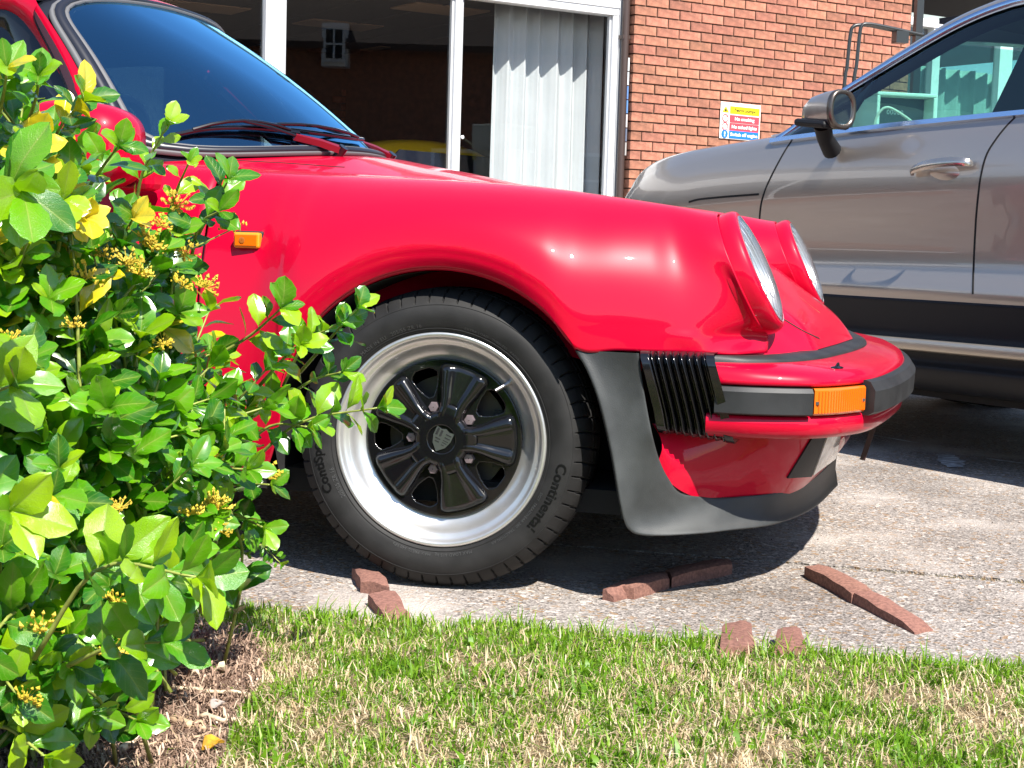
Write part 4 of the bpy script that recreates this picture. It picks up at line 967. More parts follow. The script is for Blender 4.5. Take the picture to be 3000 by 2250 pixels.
# thin grey glazing beads
for xx in (m1a - .012, m1b + .012, xra - .012, m2b + .012): MB().box((xx, .155, (zh + .4) / 2), (.02, .03, zh - .4)).build('glazing_bead', GREYF, frame)
MB().box(((X0 + xr1) / 2, .15, .33), (xr1 - X0, .14, .06)).build('window_sill', WHITE, frame, bev=.005)
MB().box(((X0 + xr1) / 2, .17, .15), (xr1 - X0, .1, .30)).build('wall_plinth', BRICK, shop)
for a, b in ((m1b, xra), (m2b, m1a), (m2a - 1.87, m2a), (m2a - 3.77, m2a - 1.93), (m2a - 5.67, m2a - 3.83)):
    MB().box(((a + b) / 2, .165, (zh + .36) / 2), (b - a - .004, .006, zh - .364)).build('window_pane', PANE, frame)
# round fitting on the glass near the post
c = bp(1354, 402, .16); MB().lathe([(.014, 0), (.014, -.006), (.010, -.010), (.001, -.011)], c, 14).build('window_fitting', WHITE, frame)
# reveal and downpipe at the corner
BRN = mat('brown_pipe', (.055, .035, .03), .45); 
xp0, xp1 = bp(1811, 250, .09)[0], bp(1829, 250, .09)[0]
MB().box((xr1 + .012, .12, 1.4), (.05, .05, 2.8)).build('corner_trim', GREYF, shop)
pipe = empty('downpipe', tuple(BO + BU * (xp0 + xp1) / 2 + BW * .06), BA_, 'dark brown downpipe between the window and the brick wall', 'pipe')
MB().tube([(0, 0, .05), (0, 0, ZTOP - .3)], (xp1 - xp0) * .5, 14).build('pipe', BRN, pipe, auto=40)
for z in (1.0, 2.3): MB().box((0, .01, z), ((xp1 - xp0) * 1.2, .06, .03)).build('pipe_bracket', BRN, pipe)
z0, z1 = bp(1822, 455, .05)[2], bp(1822, 165, .05)[2]
for k in range(7):
    a, b = z0 + (z1 - z0) * k / 7, z0 + (z1 - z0) * (k + .92) / 7
    MB().box(((xp1 - xp0) * .35, -.030, (a + b) / 2), (.014, .004, b - a)).build('paint_drip', mat('peeling_paint' + str(k), [(.35, .33, .32), (.12, .14, .2), (.55, .5, .5), (.1, .22, .45), (.10, .2, .42), (.62, .66, .68), (.66, .70, .70)][k], .6), pipe)
# ---- room behind the glass
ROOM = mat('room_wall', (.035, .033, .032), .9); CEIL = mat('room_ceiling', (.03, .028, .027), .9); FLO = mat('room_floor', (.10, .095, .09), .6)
room = empty('shop_interior', tuple(BO), BA_, 'dim showroom interior seen through the shop window', 'room')
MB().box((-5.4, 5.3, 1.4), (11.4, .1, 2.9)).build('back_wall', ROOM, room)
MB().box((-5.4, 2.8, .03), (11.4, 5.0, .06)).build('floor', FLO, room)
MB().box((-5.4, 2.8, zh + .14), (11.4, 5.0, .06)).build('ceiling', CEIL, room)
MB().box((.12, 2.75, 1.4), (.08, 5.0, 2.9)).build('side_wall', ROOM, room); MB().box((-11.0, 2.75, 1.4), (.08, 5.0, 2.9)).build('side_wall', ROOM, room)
TAN = mat('ceiling_panel', (.30, .20, .13), .8)
for k, (px, py, w_) in enumerate([(560, 20, .9), (990, 75, .7), (1160, 150, .6), (1290, 30, .7)]):
    d = ray(px, py); t = (zh + .10 - CAM_H) / d[2]; q = CP + d * t - BO; MB().box((q @ BU, min(4.5, q @ BW), zh + .105), (w_, .45, .012)).build('ceiling_panel', TAN, room)
for x in np.arange(-10, 0, .6): MB().box((x, 2.8, zh + .108), (.02, 4.9, .006)).build('ceiling_batten', ROOM, room)
dk = mat('interior_door', (.018, .016, .018), .5)
a = bp(1130, 300, 5.2)[0]; b = bp(1225, 300, 5.2)[0]; MB().box(((a + b) / 2, 5.22, 1.05), (b - a, .05, 2.1)).build('door', dk, room)
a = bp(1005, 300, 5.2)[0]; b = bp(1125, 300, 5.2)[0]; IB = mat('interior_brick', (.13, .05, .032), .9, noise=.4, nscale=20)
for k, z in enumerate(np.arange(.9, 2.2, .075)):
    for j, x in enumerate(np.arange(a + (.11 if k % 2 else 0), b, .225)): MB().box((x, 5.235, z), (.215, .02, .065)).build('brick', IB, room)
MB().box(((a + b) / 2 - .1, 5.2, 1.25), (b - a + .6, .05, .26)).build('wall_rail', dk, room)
# yellow car indoors
ycol = mat('yellow_paint', (.75, .42, .005), .3, coat=1)
def ybody(cx, cy, rz):
    y = empty('yellow_car', (*(BO + BU * cx + BW * cy)[:2], .06), BA_ + rz, 'yellow car parked inside behind the shop window', 'car')
    S = []
    for s, z, w_ in [(-2.1, .45, .5), (-2.05, .72, .75), (-1.5, .92, .84), (-.9, 1.18, .66), (-.3, 1.28, .60), (.3, 1.22, .60), (.85, .92, .74), (1.5, .80, .82), (2.0, .66, .7), (2.1, .45, .5)]:
        S.append([(s, -w_, .3), (s, -w_ * 1.05, .55), (s, -w_, z * .75 + .1), (s, -w_ * .8, z - .04), (s, 0, z), (s, w_ * .8, z - .04), (s, w_, z * .75 + .1), (s, w_ * 1.05, .55), (s, w_, .3)])
    grid('body', loft(S, 50, 40), ycol, y, flip=True)
    for sd in (-1, 1):
        MB().prism([(-.95, sd * .80, .88), (.75, sd * .80, .88), (.25, sd * .68, 1.17), (-.55, sd * .68, 1.19)], (0, sd * .02, 0)).build('window', BLKGLOSS, y)
        for sx in (-1.25, 1.35): MB().lathe([(.2, -.1), (.31, -.1), (.32, 0), (.31, .1), (.2, .1)], (sx, sd * .76, .29), 28).build('wheel', TYRE, y, auto=40)
    return y
q = bp(1320, 470, 1.3); ybody(q[0] - .1, 1.55, R(-4)).scale = (1, 1, 1.10)
pl = empty('pot_plant', (*(BO + BU * bp(1440, 420, 1.9)[0] + BW * 1.9)[:2], .06), 0, 'dim leafy pot plant inside beside the curtain', 'plant')
MB().lathe([(.1, 0), (.15, .3), (.14, .3), (.001, .28)], (0, 0, 0), 20, frame=(np.array([1., 0, 0]), np.array([0, 1., 0]), np.array([0, 0, 1.]))).build('pot', BRN, pl)
PLM = mat('pot_plant_leaf', (.05, .10, .015), .5); mbp = MB(); rg = np.random.default_rng(8)
for k in range(160):
    c = np.array([rg.normal() * .22, rg.normal() * .2, rg.uniform(.45, 1.25)]); d = rg.normal(size=3) * .09; e = np.cross(d, rg.normal(size=3)); e *= .035 / (np.linalg.norm(e) + 1e-6); mbp.add([c - d, c + e, c + d, c - e], [(0, 1, 2, 3)])
tag(mbp.build('leaves', PLM, pl), kind='stuff'); MB().tube([(0, 0, .25), (0, 0, 1.1)], .012, 6).build('stem', BRN, pl)
# ---- curtain
cxa, cxb = bp(1444, 250, .45)[0], bp(1752, 250, .45)[0]
def curtain(name, a, b, d, z0, z1, m_, folds, label, seed):
    rg_ = np.random.default_rng(seed); n = 160; t = np.linspace(0, 1, n); ph = np.cumsum(rg_.uniform(.5, 1.5, n)); ph = ph / ph[-1] * folds * 2 * PI
    off = .085 * np.abs(np.sin(ph / 2)) ** .8 + .018 * np.sin(ph * .37 + 1)
    rows = [[(a + (b - a) * t[i] + .012 * math.sin(ph[i]) * (1 + .3 * q) + .03 * (t[i] - .5) * q, off[i] * (1 - .25 * q), z0 + (z1 - z0) * (1 - q)) for i in range(n)] for q in np.linspace(0, 1, 14)]
    o = grid(name, np.array(rows), m_, None, sm=True, thick=.002); o.location = tuple(BO + BW * d); o.rotation_euler = (0, 0, BA_); return tag(o, label, 'curtain')
CURT = mat('curtain_cloth', (.50, .53, .54), .85, noise=.05, nscale=4)
curtain('curtain', cxa, cxb, .42, .3, zh + .05, CURT, 7, 'pale grey-white curtain hanging in folds behind the shop window', 4)
# ---- right-hand bay
xa = WL; zt0, zt1 = bp(2675, 73, .11)[2], bp(2675, 50, .11)[2]
PANEL = mat('bay_panel', (.30, .35, .33), .5, noise=.1, nscale=6)
bay = MB().box((WL + 3.5, .16, (zt0 + zt1) / 2), (7, .12, zt1 - zt0)).build('window_frame', WHITE, shop, bev=.004)
MB().box((WL + 3.5, .18, (zt1 + zh + .3) / 2), (7, .05, max(.1, zh + .3 - zt1))).build('window_panel', PANEL, bay)
for px0, px1 in ((2728, 2750), (2925, 2962)):
    a, b = bp(px0, 250, .11)[0], bp(px1, 250, .11)[0]; MB().box(((a + b) / 2, .15, zt0 / 2), (b - a, .08, zt0)).build('window_post', WHITE, bay, bev=.003)
for x in (WL + 3.4, WL + 5): MB().box((x, .15, zt0 / 2), (.08, .08, zt0)).build('window_post', WHITE, bay)
MB().box((WL + 3.5, .17, zt0 / 2), (7, .006, zt0)).build('window_pane', PANE, bay)
MB().box((WL + 3.5, 4, 1.4), (7.2, .1, 2.9)).build('back_wall', ROOM, shop)
curtain('curtain', WL + .05, WL + 2.4, .5, .3, zt0 - .28, mat('green_curtain', (.30, .42, .39), .85), 12, 'grey-green curtain in the right-hand window behind the pump', 9)
# ---- safety sign
SGN = [(2113, 296), (2228, 307), (2221, 418), (2109, 411)]
s_tl, s_br = bp(2113, 298, -.012), bp(2225, 414, -.012); sw_, sh_ = s_br[0] - s_tl[0], s_tl[2] - s_br[2]
sg = MB().box((0, .004, 0), (sw_, .006, sh_)).build('safety_sign', mat('sign_white', (.80, .79, .72), .4), None, bev=.002)
sg.location = tuple(BO + BU * (s_tl[0] + sw_ / 2) + BW * -.010 + np.array([0, 0, s_br[2] + sh_ / 2])); sg.rotation_euler = (0, R(.6), BA_)
tag(sg, 'petrol pump safety sign with yellow, red and blue bands on the brick wall', 'sign')
SC_ = {'y': mat('sign_yellow', (.85, .70, .01), .4), 'r': mat('sign_red', (.72, .06, .08), .4), 'b': mat('sign_blue', (.01, .16, .50), .4), 'k': mat('sign_black', (.03, .02, .01), .5), 'w': mat('sign_lettering', (.82, .82, .80), .4)}
bands = [('y', .30, 'Petrol pumps', 'k'), ('r', .06, 'No smoking', 'w'), ('r', -.16, 'No naked lights', 'w'), ('b', -.37, 'Switch off engine', 'w')]
for col, yy, tx, tc_ in bands:
    x0, x1 = -.27, .47
    bnd = MB().box(((x0 + x1) / 2 * sw_, -.0005, yy * sh_), ((x1 - x0) * sw_, .002, (.205 if col != 'b' else .215) * sh_)).build('sign_band', SC_[col], sg)
    v, f = text_mesh(tx, .125 * sh_, 1.0, .0012); wd = v[:, 0].max(); sx = min(1.15, (x1 - x0) * sw_ * .92 / wd)
    mesh('lettering', [((x0 + x1) / 2 * sw_ + (p[0] - wd / 2) * sx, -.0022, yy * sh_ + (p[1] - .036 * sh_)) for p in v], f, SC_[tc_], bnd)
    cx = -.38 * sw_
    if col == 'y':
        MB().prism([(cx - .085 * sw_, -.0012, (yy - .08) * sh_), (cx + .085 * sw_, -.0012, (yy - .08) * sh_), (cx, -.0012, (yy + .09) * sh_)], (0, -.0006, 0)).build('warning_triangle', SC_['y'], bnd)
        MB().prism([(cx - .03 * sw_, -.002, (yy - .06) * sh_), (cx + .03 * sw_, -.002, (yy - .06) * sh_), (cx + .02 * sw_, -.002, yy * sh_), (cx, -.002, (yy + .05) * sh_), (cx - .02 * sw_, -.002, yy * sh_)], (0, -.0005, 0)).build('flame_symbol', SC_['k'], bnd)
    elif col == 'r':
        ring = MB(); ring.lathe([(.062 * sw_, -.0012), (.062 * sw_, -.002), (.078 * sw_, -.002), (.078 * sw_, -.0012)], (cx, 0, yy * sh_), 32); ring.box((cx, -.0018, yy * sh_), (.13 * sw_, .0006, .012 * sw_), [[.7, 0, -.7], [0, 1, 0], [.7, 0, .7]]); ring.build('prohibition_ring', SC_['r'], bnd)
    else:
        MB().lathe([(.001, -.002), (.08 * sw_, -.002), (.08 * sw_, -.001)], (cx, 0, yy * sh_), 32).build('mandatory_disc', SC_['b'], bnd)
        MB().box((cx, -.0024, (yy + .02) * sh_), (.03 * sw_, .0006, .08 * sh_)).box((cx, -.0024, (yy - .055) * sh_), (.03 * sw_, .0006, .025 * sh_)).build('exclamation_mark', SC_['w'], bnd)
# ---- petrol pump beside the wall
PB_ = at_depth(2655, 320, 10.6); pw = .43; pump = empty('petrol_pump', (PB_[0], PB_[1], 0), R(12), 'old white petrol pump with counter window seen through the grey car', 'petrol pump')
PWH = mat('pump_enamel', (.70, .76, .68), .35); ztp = at_depth(2655, 272, 10.6)[2]
MB().box((0, .2, .55), (pw * .9, .4, 1.1)).build('pump_body', PWH, pump, bev=.01)
hd = MB(); zb = ztp - .25
for c, d in (((0, .2, ztp - .012), (pw, .42, .024)), ((0, .2, zb + .012), (pw, .42, .024)), ((-pw / 2 + .012, .2, (ztp + zb) / 2), (.024, .42, ztp - zb - .05)), ((pw / 2 - .012, .2, (ztp + zb) / 2), (.024, .42, ztp - zb - .05))): hd.box(c, d)
hd.build('pump_head', PWH, pump, bev=.006)
face = MB().box((0, .14, (ztp + zb) / 2), (pw - .05, .02, ztp - zb - .05)).build('counter_panel', mat('pump_dark', (.03, .06, .06), .4), pump)
v, f = text_mesh('00000', .045, 1.1); mesh('counter_digits', [(p[0] - .08, .128, (ztp + zb) / 2 + p[1] - .01) for p in v], f, SC_['w'], face)
MB().box((-.1, -.0, zb - .05), (pw * .45, .02, .06)).build('price_strip', mat('pump_yellow', (.75, .78, .25), .4), pump)
MB().box((0, .2, (1.1 + zb) / 2), (pw * .85, .36, zb - 1.1)).build('pump_neck', PWH, pump)
HOSE = mat('pump_hose', (.62, .60, .50), .5); BT = mat('black_tube', (.02, .022, .022), .35, coat=.3)
zz = lambda py: at_depth(2600, py, 10.6)[2]; xx = lambda px: (px - 2655) / F_PX * 10.6
hs_ = cat_rom([(xx(2535), -.1, zz(392)), (xx(2540), -.12, zz(350)), (xx(2562), -.14, zz(322)), (xx(2600), -.15, zz(334)), (xx(2665), -.12, zz(372)), (xx(2700), -.1, zz(420))], 40)
MB().tube(hs_, .009, 8).build('hose', HOSE, pump, sm=True)
for dx, dy in ((0, 0), (-18, .06)):
    ms = cat_rom([(xx(2538 + dx * .8), .3 + dy, .1), (xx(2545 + dx), .3 + dy, zz(300)), (xx(2552 + dx), .3 + dy, zz(180)), (xx(2557 + dx), .3 + dy, zz(90)), (xx(2563 + dx * .8), .3 + dy, zz(62)), (xx(2585), .3 + dy, zz(56)), (xx(2640), .3 + dy, zz(62)), (xx(2720), .3 + dy, zz(74)), (xx(2760), .3 + dy, zz(80))], 60)
    MB().tube(ms, .0125, 10).build('hose_mast', BT, pump, sm=True)
MB().box((xx(2690), .32, zz(90)), (.09, .08, .08)).build('mast_clamp', BT, pump)
MB().box((xx(2745), .32, zz(180)), (.05, .05, 1.2)).build('mast_post', BT, pump)
# ================================================================== GREY SUV
PSI = R(57)
SF_ = np.array([-math.cos(PSI), math.sin(PSI), 0]); SN = np.array([-math.sin(PSI), -math.cos(PSI), 0])
_q = at_depth(2860, 700, 5.1); SO_ = np.array([_q[0], _q[1], 0])
def to_suv(p): q = np.asarray(p) - SO_; return np.array([q @ SF_, q @ SN, q[2]])
def suv_px(px, py, y=0.0): return to_suv(at_plane(px, py, SO_ + SN * y, SN))
def suv_hit(bv, px, py):
    if bv is None: return to_suv(CP)
    d = ray(px, py); h = bv.ray_cast(Vector(to_suv(CP)), Vector((d @ SF_, d @ SN, d[2])).normalized())
    return (np.array(h[0]), np.array(h[1])) if h[0] is not None else (None, None)
suv = empty('grey_suv', tuple(SO_), math.atan2(SF_[1], SF_[0]), 'grey metallic SUV seen from behind its left side beyond the red car nose', 'car')
SGREY = mat('grey_metallic_paint', (.40, .355, .315), .32, metal=.7, coat=1, coatr=.01)
SBLK = mat('gloss_black_cladding', (.007, .008, .012), .35, spec=.22)
SBLKM = mat('matt_black_sill', (.010, .0105, .012), .5, spec=.25)
SSIL = mat('satin_silver', (.50, .45, .38), .35, metal=.8)
SCHR = mat('window_chrome', (.58, .72, .92), .2, metal=1)  # reflected sky put into the chrome colour as a blue tone
SGLS = glass('suv_glass', (.50, .80, .74), 1.5, mul=1.3)
MY = -.965
def mirs(P): P = np.array(P, float); P[..., 1] = 2 * MY - P[..., 1]; return P
belt = lambda x: float(np.interp(x, [-2.2, -1.2, -.109, .442, .91, 1.10, 1.44, 1.66, 1.86, 2.0, 2.12, 2.25, 2.35, 2.45], [1.20, 1.19, 1.17, 1.152, 1.128, 1.115, 1.075, 1.045, 1.0, .955, .90, .82, .74, .64]))
hood = lambda x: float(np.interp(x, [1.0, 1.104, 1.239, 1.442, 1.656, 1.859, 1.998, 2.117, 2.202, 2.30, 2.38, 2.45], [1.16, 1.163, 1.152, 1.139, 1.121, 1.094, 1.053, .992, .933, .84, .76, .66]))
inset = lambda x: float(np.interp(x, [-2.25, -2.15, -1.9, -1.5, 1.7, 1.9, 2.05, 2.2, 2.32, 2.42, 2.47], [-.5, -.2, -.06, 0, 0, -.025, -.075, -.18, -.34, -.58, -.85]))
def ssec(x):
    b, t, i = belt(x), hood(x) if x > 1.04 else belt(x) + .008, inset(x); k = min(1, (b - .56) / .57)
    z = lambda q: .565 + (b - .565) * (q - .565) / (1.13 - .565)
    pr = [(.006, .565), (.012, .60), (-.012, .655), (-.020, .70), (-.016, .78), (-.006, .86), (.0, .93), (-.004, .985), (-.014, 1.035), (-.030, 1.085), (-.052, 1.13)]
    out = [(x, y + i, z(q)) for y, q in pr]
    if x > 1.04: out += [(x, -.10 + i, b + (t - b) * .65), (x, -.20 + i, t - .004), (x, -.38 + i * .8, t + .014), (x, -.65 + i * .4, t + .030), (x, MY, t + .034)]
    else: out += [(x, -.075 + i, b + .006), (x, -.10 + i, b + .004), (x, -.11 + i, b - .02), (x, -.115 + i, b - .06), (x, -.12 + i, b - .1)]
    return out
XS_ = [-2.25, -2.15, -1.9, -1.5, -1.0, -.5, -.2, .1, .4, .7, .95, 1.03, 1.06, 1.24, 1.44, 1.66, 1.86, 2.0, 2.12, 2.22, 2.32, 2.40, 2.46]
SB = np.array([cat_rom(ssec(x), 70) for x in XS_]); SB = np.stack([cat_rom(SB[:, j], 160) for j in range(70)], 1)
sbody = grid('body', SB, SGREY, suv); sbody2 = grid('body', mirs(SB), SGREY, suv, flip=True)
def sstrip(name, prof, x0, x1, m_, n=50, par=None):
    P = np.array([[(x, y + inset(x), z + .014 * (-(x) / .93) * (1 if z > .3 else .4) * .5) for y, z in prof] for x in np.linspace(x0, x1, n)])
    P = np.stack([cat_rom(P[i], 3 * len(prof)) for i in range(n)]); grid(name, mirs(P), m_, par or suv, flip=True); return grid(name, P, m_, par or suv)
sstrip('door_cladding', [(.004, .572), (.010, .562), (.006, .545), (-.004, .50), (-.008, .46), (-.002, .432)], -2.1, 2.35, SBLK)
sstrip('silver_strip', [(-.004, .437), (.012, .434), (.018, .42), (.014, .400), (-.004, .394)], -2.0, 2.2, SSIL)
sstrip('sill', [(-.004, .402), (-.018, .39), (-.020, .365), (-.010, .352), (.0, .34), (-.012, .31), (-.05, .27), (-.12, .25)], -2.1, 2.3, SBLKM)
MB().box((0, MY, .3), (4.2, 1.7, .14)).build('underbody', DARK, suv)
BV_S = bvh_of(sbody)
def sr(name, pts, w=.006, m_=DARK, off=.001, n=60): return ribbon(name, BV_S, pts, w, m_, suv, off, n, local=suv_hit)
sr('door_gap', [(2326, 404), (2306, 432), (2284, 470), (2258, 520), (2240, 562), (2228, 610), (2223, 690), (2222, 740)], .008)
sr('door_gap', [(2976, 342), (2950, 368), (2918, 408), (2890, 455), (2873, 520), (2862, 610), (2856, 700), (2852, 790), (2850, 862)], .007)
sr('wing_gap', [(2018, 592), (2050, 584), (2120, 577), (2224, 569)], .008)
# greenhouse
T_pts = [(1.06, -.075, 1.128), (1.012, -.09, 1.152), (.787, -.13, 1.287), (.638, -.15, 1.357), (.419, -.175, 1.453), (.271, -.19, 1.509), (.129, -.20, 1.545), (-.009, -.205, 1.560), (-.4, -.21, 1.565), (-.9, -.21, 1.535), (-1.35, -.20, 1.45), (-1.6, -.18, 1.33), (-1.7, -.14, 1.2)]
R_pts = [(1.16, -.17, 1.150), (1.084, -.19, 1.166), (.935, -.22, 1.245), (.788, -.235, 1.334), (.600, -.255, 1.425), (.440, -.27, 1.503), (.300, -.285, 1.553), (.10, -.30, 1.592), (-.4, -.33, 1.612), (-.95, -.33, 1.59), (-1.5, -.32, 1.50), (-1.85, -.30, 1.36), (-2.05, -.25, 1.2)]
Tc, Rc = cat_rom(T_pts, 70), cat_rom(R_pts, 70)
Mid = (Tc + Rc) / 2 + np.array([0, .022, .012])
RR = np.stack([Tc, Mid * .7 + Tc * .3 + np.array([0, .006, 0]), Mid, Mid * .3 + Rc * .7 + np.array([0, 0, .004]), Rc], 1)
grid('roof_rail', RR, SGREY, suv, thick=.006); grid('roof_rail', mirs(RR), SGREY, suv, flip=True, thick=.006)
kk = 26
rfs = np.stack([Rc[kk:] * (1 - t) + mirs(Rc[kk:]) * t + np.array([0, 0, .035 * math.sin(PI * t)]) for t in np.linspace(0, 1, 18)], 1)
grid('roof', rfs, SGREY, suv, thick=.01)
wss = np.stack([Rc[:kk + 1] * (1 - t) + mirs(Rc[:kk + 1]) * t + np.array([.10, 0, .03]) * math.sin(PI * t) for t in np.linspace(0, 1, 18)], 1)
grid('windscreen', wss, SGLS, suv)
def rail(name, C_, w, d, m_, par):
    """flat bright trim following a curve"""
    V = []; k = len(C_)
    for i in range(k):
        t = C_[min(i + 1, k - 1)] - C_[max(i - 1, 0)]; t = t / np.linalg.norm(t); o_ = np.array([0, 1., .25]); o_ /= np.linalg.norm(o_); sd = np.cross(t, o_); sd /= np.linalg.norm(sd)
        V += [C_[i] + sd * w / 2, C_[i] + sd * w * .3 + o_ * d, C_[i] - sd * w * .3 + o_ * d, C_[i] - sd * w / 2]
    o = MB().add(V, grid_faces(k, 4, False, True)).build(name, m_, par, auto=60); MB().add(mirs(np.array(V)), grid_faces(k, 4, False, True)).build(name, m_, par, auto=60); return o
rail('window_trim', Tc[2:], .030, .010, SCHR, suv)
Bc = cat_rom([(x, -.050 + inset(x), belt(x) + .004) for x in np.linspace(1.05, -1.7, 24)], 70)
rail('window_trim', Bc, .027, .012, SCHR, suv)
G0 = np.stack([Tc[4:] * (1 - t) + np.array([np.interp(np.linspace(0, 1, len(Tc) - 4), np.linspace(0, 1, len(Bc)), Bc[:, q]) for q in range(3)]).T * t + np.array([0, .012 * math.sin(PI * t) - .012, 0]) for t in np.linspace(0, 1, 8)], 1)
grid('side_window', G0, SGLS, suv); grid('side_window', mirs(G0), SGLS, suv, flip=True)
# black inner frame, B pillar and quarter bar
INN = mat('suv_interior', (.006, .007, .010), .7)
ins = Tc + np.array([-.02, -.035, -.052]); ins[:12] += np.array([-.05, 0, 0])
grid('window_frame', np.stack([Tc + np.array([0, -.012, 0]), ins], 1), SBLK, suv, thick=.004); grid('window_frame', mirs(np.stack([Tc + np.array([0, -.012, 0]), ins], 1)), SBLK, suv, thick=.004)
for f_ in (lambda p: p, mirs):
    MB().prism(f_([(.05, -.070, 1.14), (-.14, -.070, 1.15), (-.22, -.205, 1.56), (-.06, -.205, 1.56)]), (0, -.02 if f_([(0, 0, 0)])[0][1] == 0 else .02, 0)).build('door_pillar', SBLK, suv)
    MB().prism(f_([(.745, -.058, 1.12), (.715, -.058, 1.12), (.628, -.155, 1.35), (.650, -.155, 1.36)]), (0, -.015 if f_([(0, 0, 0)])[0][1] == 0 else .015, 0)).build('quarter_bar', SBLK, suv)
    MB().prism(f_([(-1.15, -.080, 1.17), (-1.32, -.080, 1.17), (-1.35, -.2, 1.44), (-1.15, -.2, 1.49)]), (0, -.02 if f_([(0, 0, 0)])[0][1] == 0 else .02, 0)).build('door_pillar', SBLK, suv)
MB().box((.95, MY, 1.02), (.55, 1.5, .16)).build('dashboard', INN, suv, bev=.04)
for y in (MY + .38, MY - .38):
    MB().box((-.35, y, .85), (.16, .5, .66), [[.96, 0, -.27], [0, 1, 0], [.27, 0, .96]]).box((-.46, y, 1.28), (.1, .26, .17)).box((-.05, y, .6), (.5, .5, .16)).build('seat', INN, suv, bev=.05)
MB().box((-1.25, MY, .9), (.16, 1.35, .7)).build('rear_seat', INN, suv, bev=.05)
MB().box((-.05, MY + .05, 1.535), (1.0, 1.3, .02)).build('headliner', INN, suv)
MB().box((.42, MY, 1.42), (.05, .22, .07)).build('inner_mirror', INN, suv, bev=.02)
# door mirror
def egg(x0, x1, prof, cy, cz, n=32):
    P = []
    for f, ry, rz, dz in prof:
        x = x0 + (x1 - x0) * f; P.append([(x, cy + ry * np.sign(math.cos(a)) * abs(math.cos(a)) ** .8, cz + dz + rz * np.sign(math.sin(a)) * abs(math.sin(a)) ** .8) for a in np.linspace(0, 2 * PI, n, endpoint=False)])
    return np.array(P)
ME = egg(.695, .505, [(0, .010, .012, -.012), (.12, .030, .036, -.008), (.35, .047, .056, -.003), (.7, .056, .064, 0), (.93, .058, .067, 0), (1.0, .056, .064, 0), (1.0, .052, .058, 0)], .125, 1.205)
sm_ = grid('door_mirror', ME, SGREY, suv, closed_v=True)
grid('mirror_rim', egg(.522, .500, [(0, .059, .067, 0), (.4, .061, .0685, 0), (1, .059, .066, 0), (1, .048, .054, 0), (.4, .045, .05, 0)], .125, 1.205), mat('bronze_rim', (.14, .12, .105), .3, metal=.8), sm_, closed_v=True)
MB().lathe([(.001, 0), (.048, 0)], (.507, .125, 1.205), 32, frame=(np.array([0, 1., 0]), np.array([0, 0, 1.1]), np.array([1., 0, 0]))).build('mirror_glass', mat('mirror_silver', (.75, .78, .8), .03, metal=1), sm_)
MB().prism([(.71, .07, 1.185), (.525, .062, 1.165), (.525, .192, 1.165), (.69, .18, 1.18)], (0, 0, -.028)).build('mirror_underside', SBLKM, sm_, bev=.012)
MB().tube([(.625, .10, 1.158), (.65, .06, 1.115), (.675, .0, 1.075)], [.032, .029, .034], 14).build('mirror_stem', SBLKM, sm_, auto=50)
# handle
hb = cat_rom([(.278, .012, .990), (.262, .026, 1.000), (.20, .036, 1.013), (.12, .037, 1.021), (.05, .030, 1.022), (.028, .012, 1.017)], 16)
hm = MB(); V = []
for i, p in enumerate(hb):
    hh = .0165 * (.62 + .38 * math.sin(PI * i / 15)); V += [p + np.array([0, .006, hh * .5]), p + np.array([0, .012, 0]), p + np.array([0, .006, -hh]), p + np.array([0, -.010, -hh * .8]), p + np.array([0, -.010, hh * .6]), p + np.array([0, 0, hh])]
hd_ = hm.add(V, grid_faces(16, 6, False, True) + [tuple(range(6)), tuple(range(90, 96))]).build('door_handle', mat('handle_metal', (.55, .49, .43), .2, metal=.9), suv, auto=70)
MB().lathe([(.001, .004), (.045, .004), (.055, -.004)], (.15, -.0035, .990), 28, frame=(np.array([1.35, 0, .1]), np.array([0, 0, .55]), np.array([0, 1., 0]))).build('handle_cup', SGREY, hd_, sm=True)
# wheels
for x in (1.62, -1.19):
    for f_ in (lambda p: p, mirs):
        MB().add(f_(np.array(MB().lathe([(.36, -.02), (.41, -.01), (.415, .010), (.37, .012)], (x, 0, .36), 40).v)), grid_faces(4, 40, False, True)).build('wheel_arch', SBLKM, suv, auto=40)
        w_ = MB().add(f_(np.array(MB().lathe([(.25, -.16), (.35, -.16), (.365, -.05), (.35, .02), (.26, .024), (.25, .0), (.05, -.01), (.001, -.01)], (x, 0, .365), 40).v)), grid_faces(8, 40, False, True)).build('wheel', TYRE, suv, auto=40)
# ================================================================== ACROSS THE STREET (seen only in the glass and the paint)
HX = np.array([20.0, 2.6, 0]); HA = math.atan2(.42, -.9)     # front faces the garage
house = empty('brick_house', tuple(HX), HA, 'dark brick house with tiled roof reflected in the shop windows', 'house')
HB = mat('house_brick', (.36, .14, .085), .9, noise=.45, nscale=9); HT_ = mat('roof_tiles', (.075, .045, .038), .8, noise=.4, nscale=10)
MB().box((-4, 0, 2.3), (8, 15, 4.6)).build('wall', HB, house)
rfm = MB(); rfm.prism([(.6, -8, 4.5), (.6, 8, 4.5), (-4, 8, 8.7), (-4, -8, 8.7)], (0, 0, .14)).prism([(-8.6, -8, 4.5), (-8.6, 8, 4.5), (-4, 8, 8.7), (-4, -8, 8.7)], (0, 0, .14)); rfm.build('roof', HT_, house)
tl = MB()
for k in range(26):
    f = k / 26; tl.box((.55 - 4.55 * f, 0, 4.655 + 4.2 * f), (.03, 16, .018))
tl.build('tile_course', HT_, house)
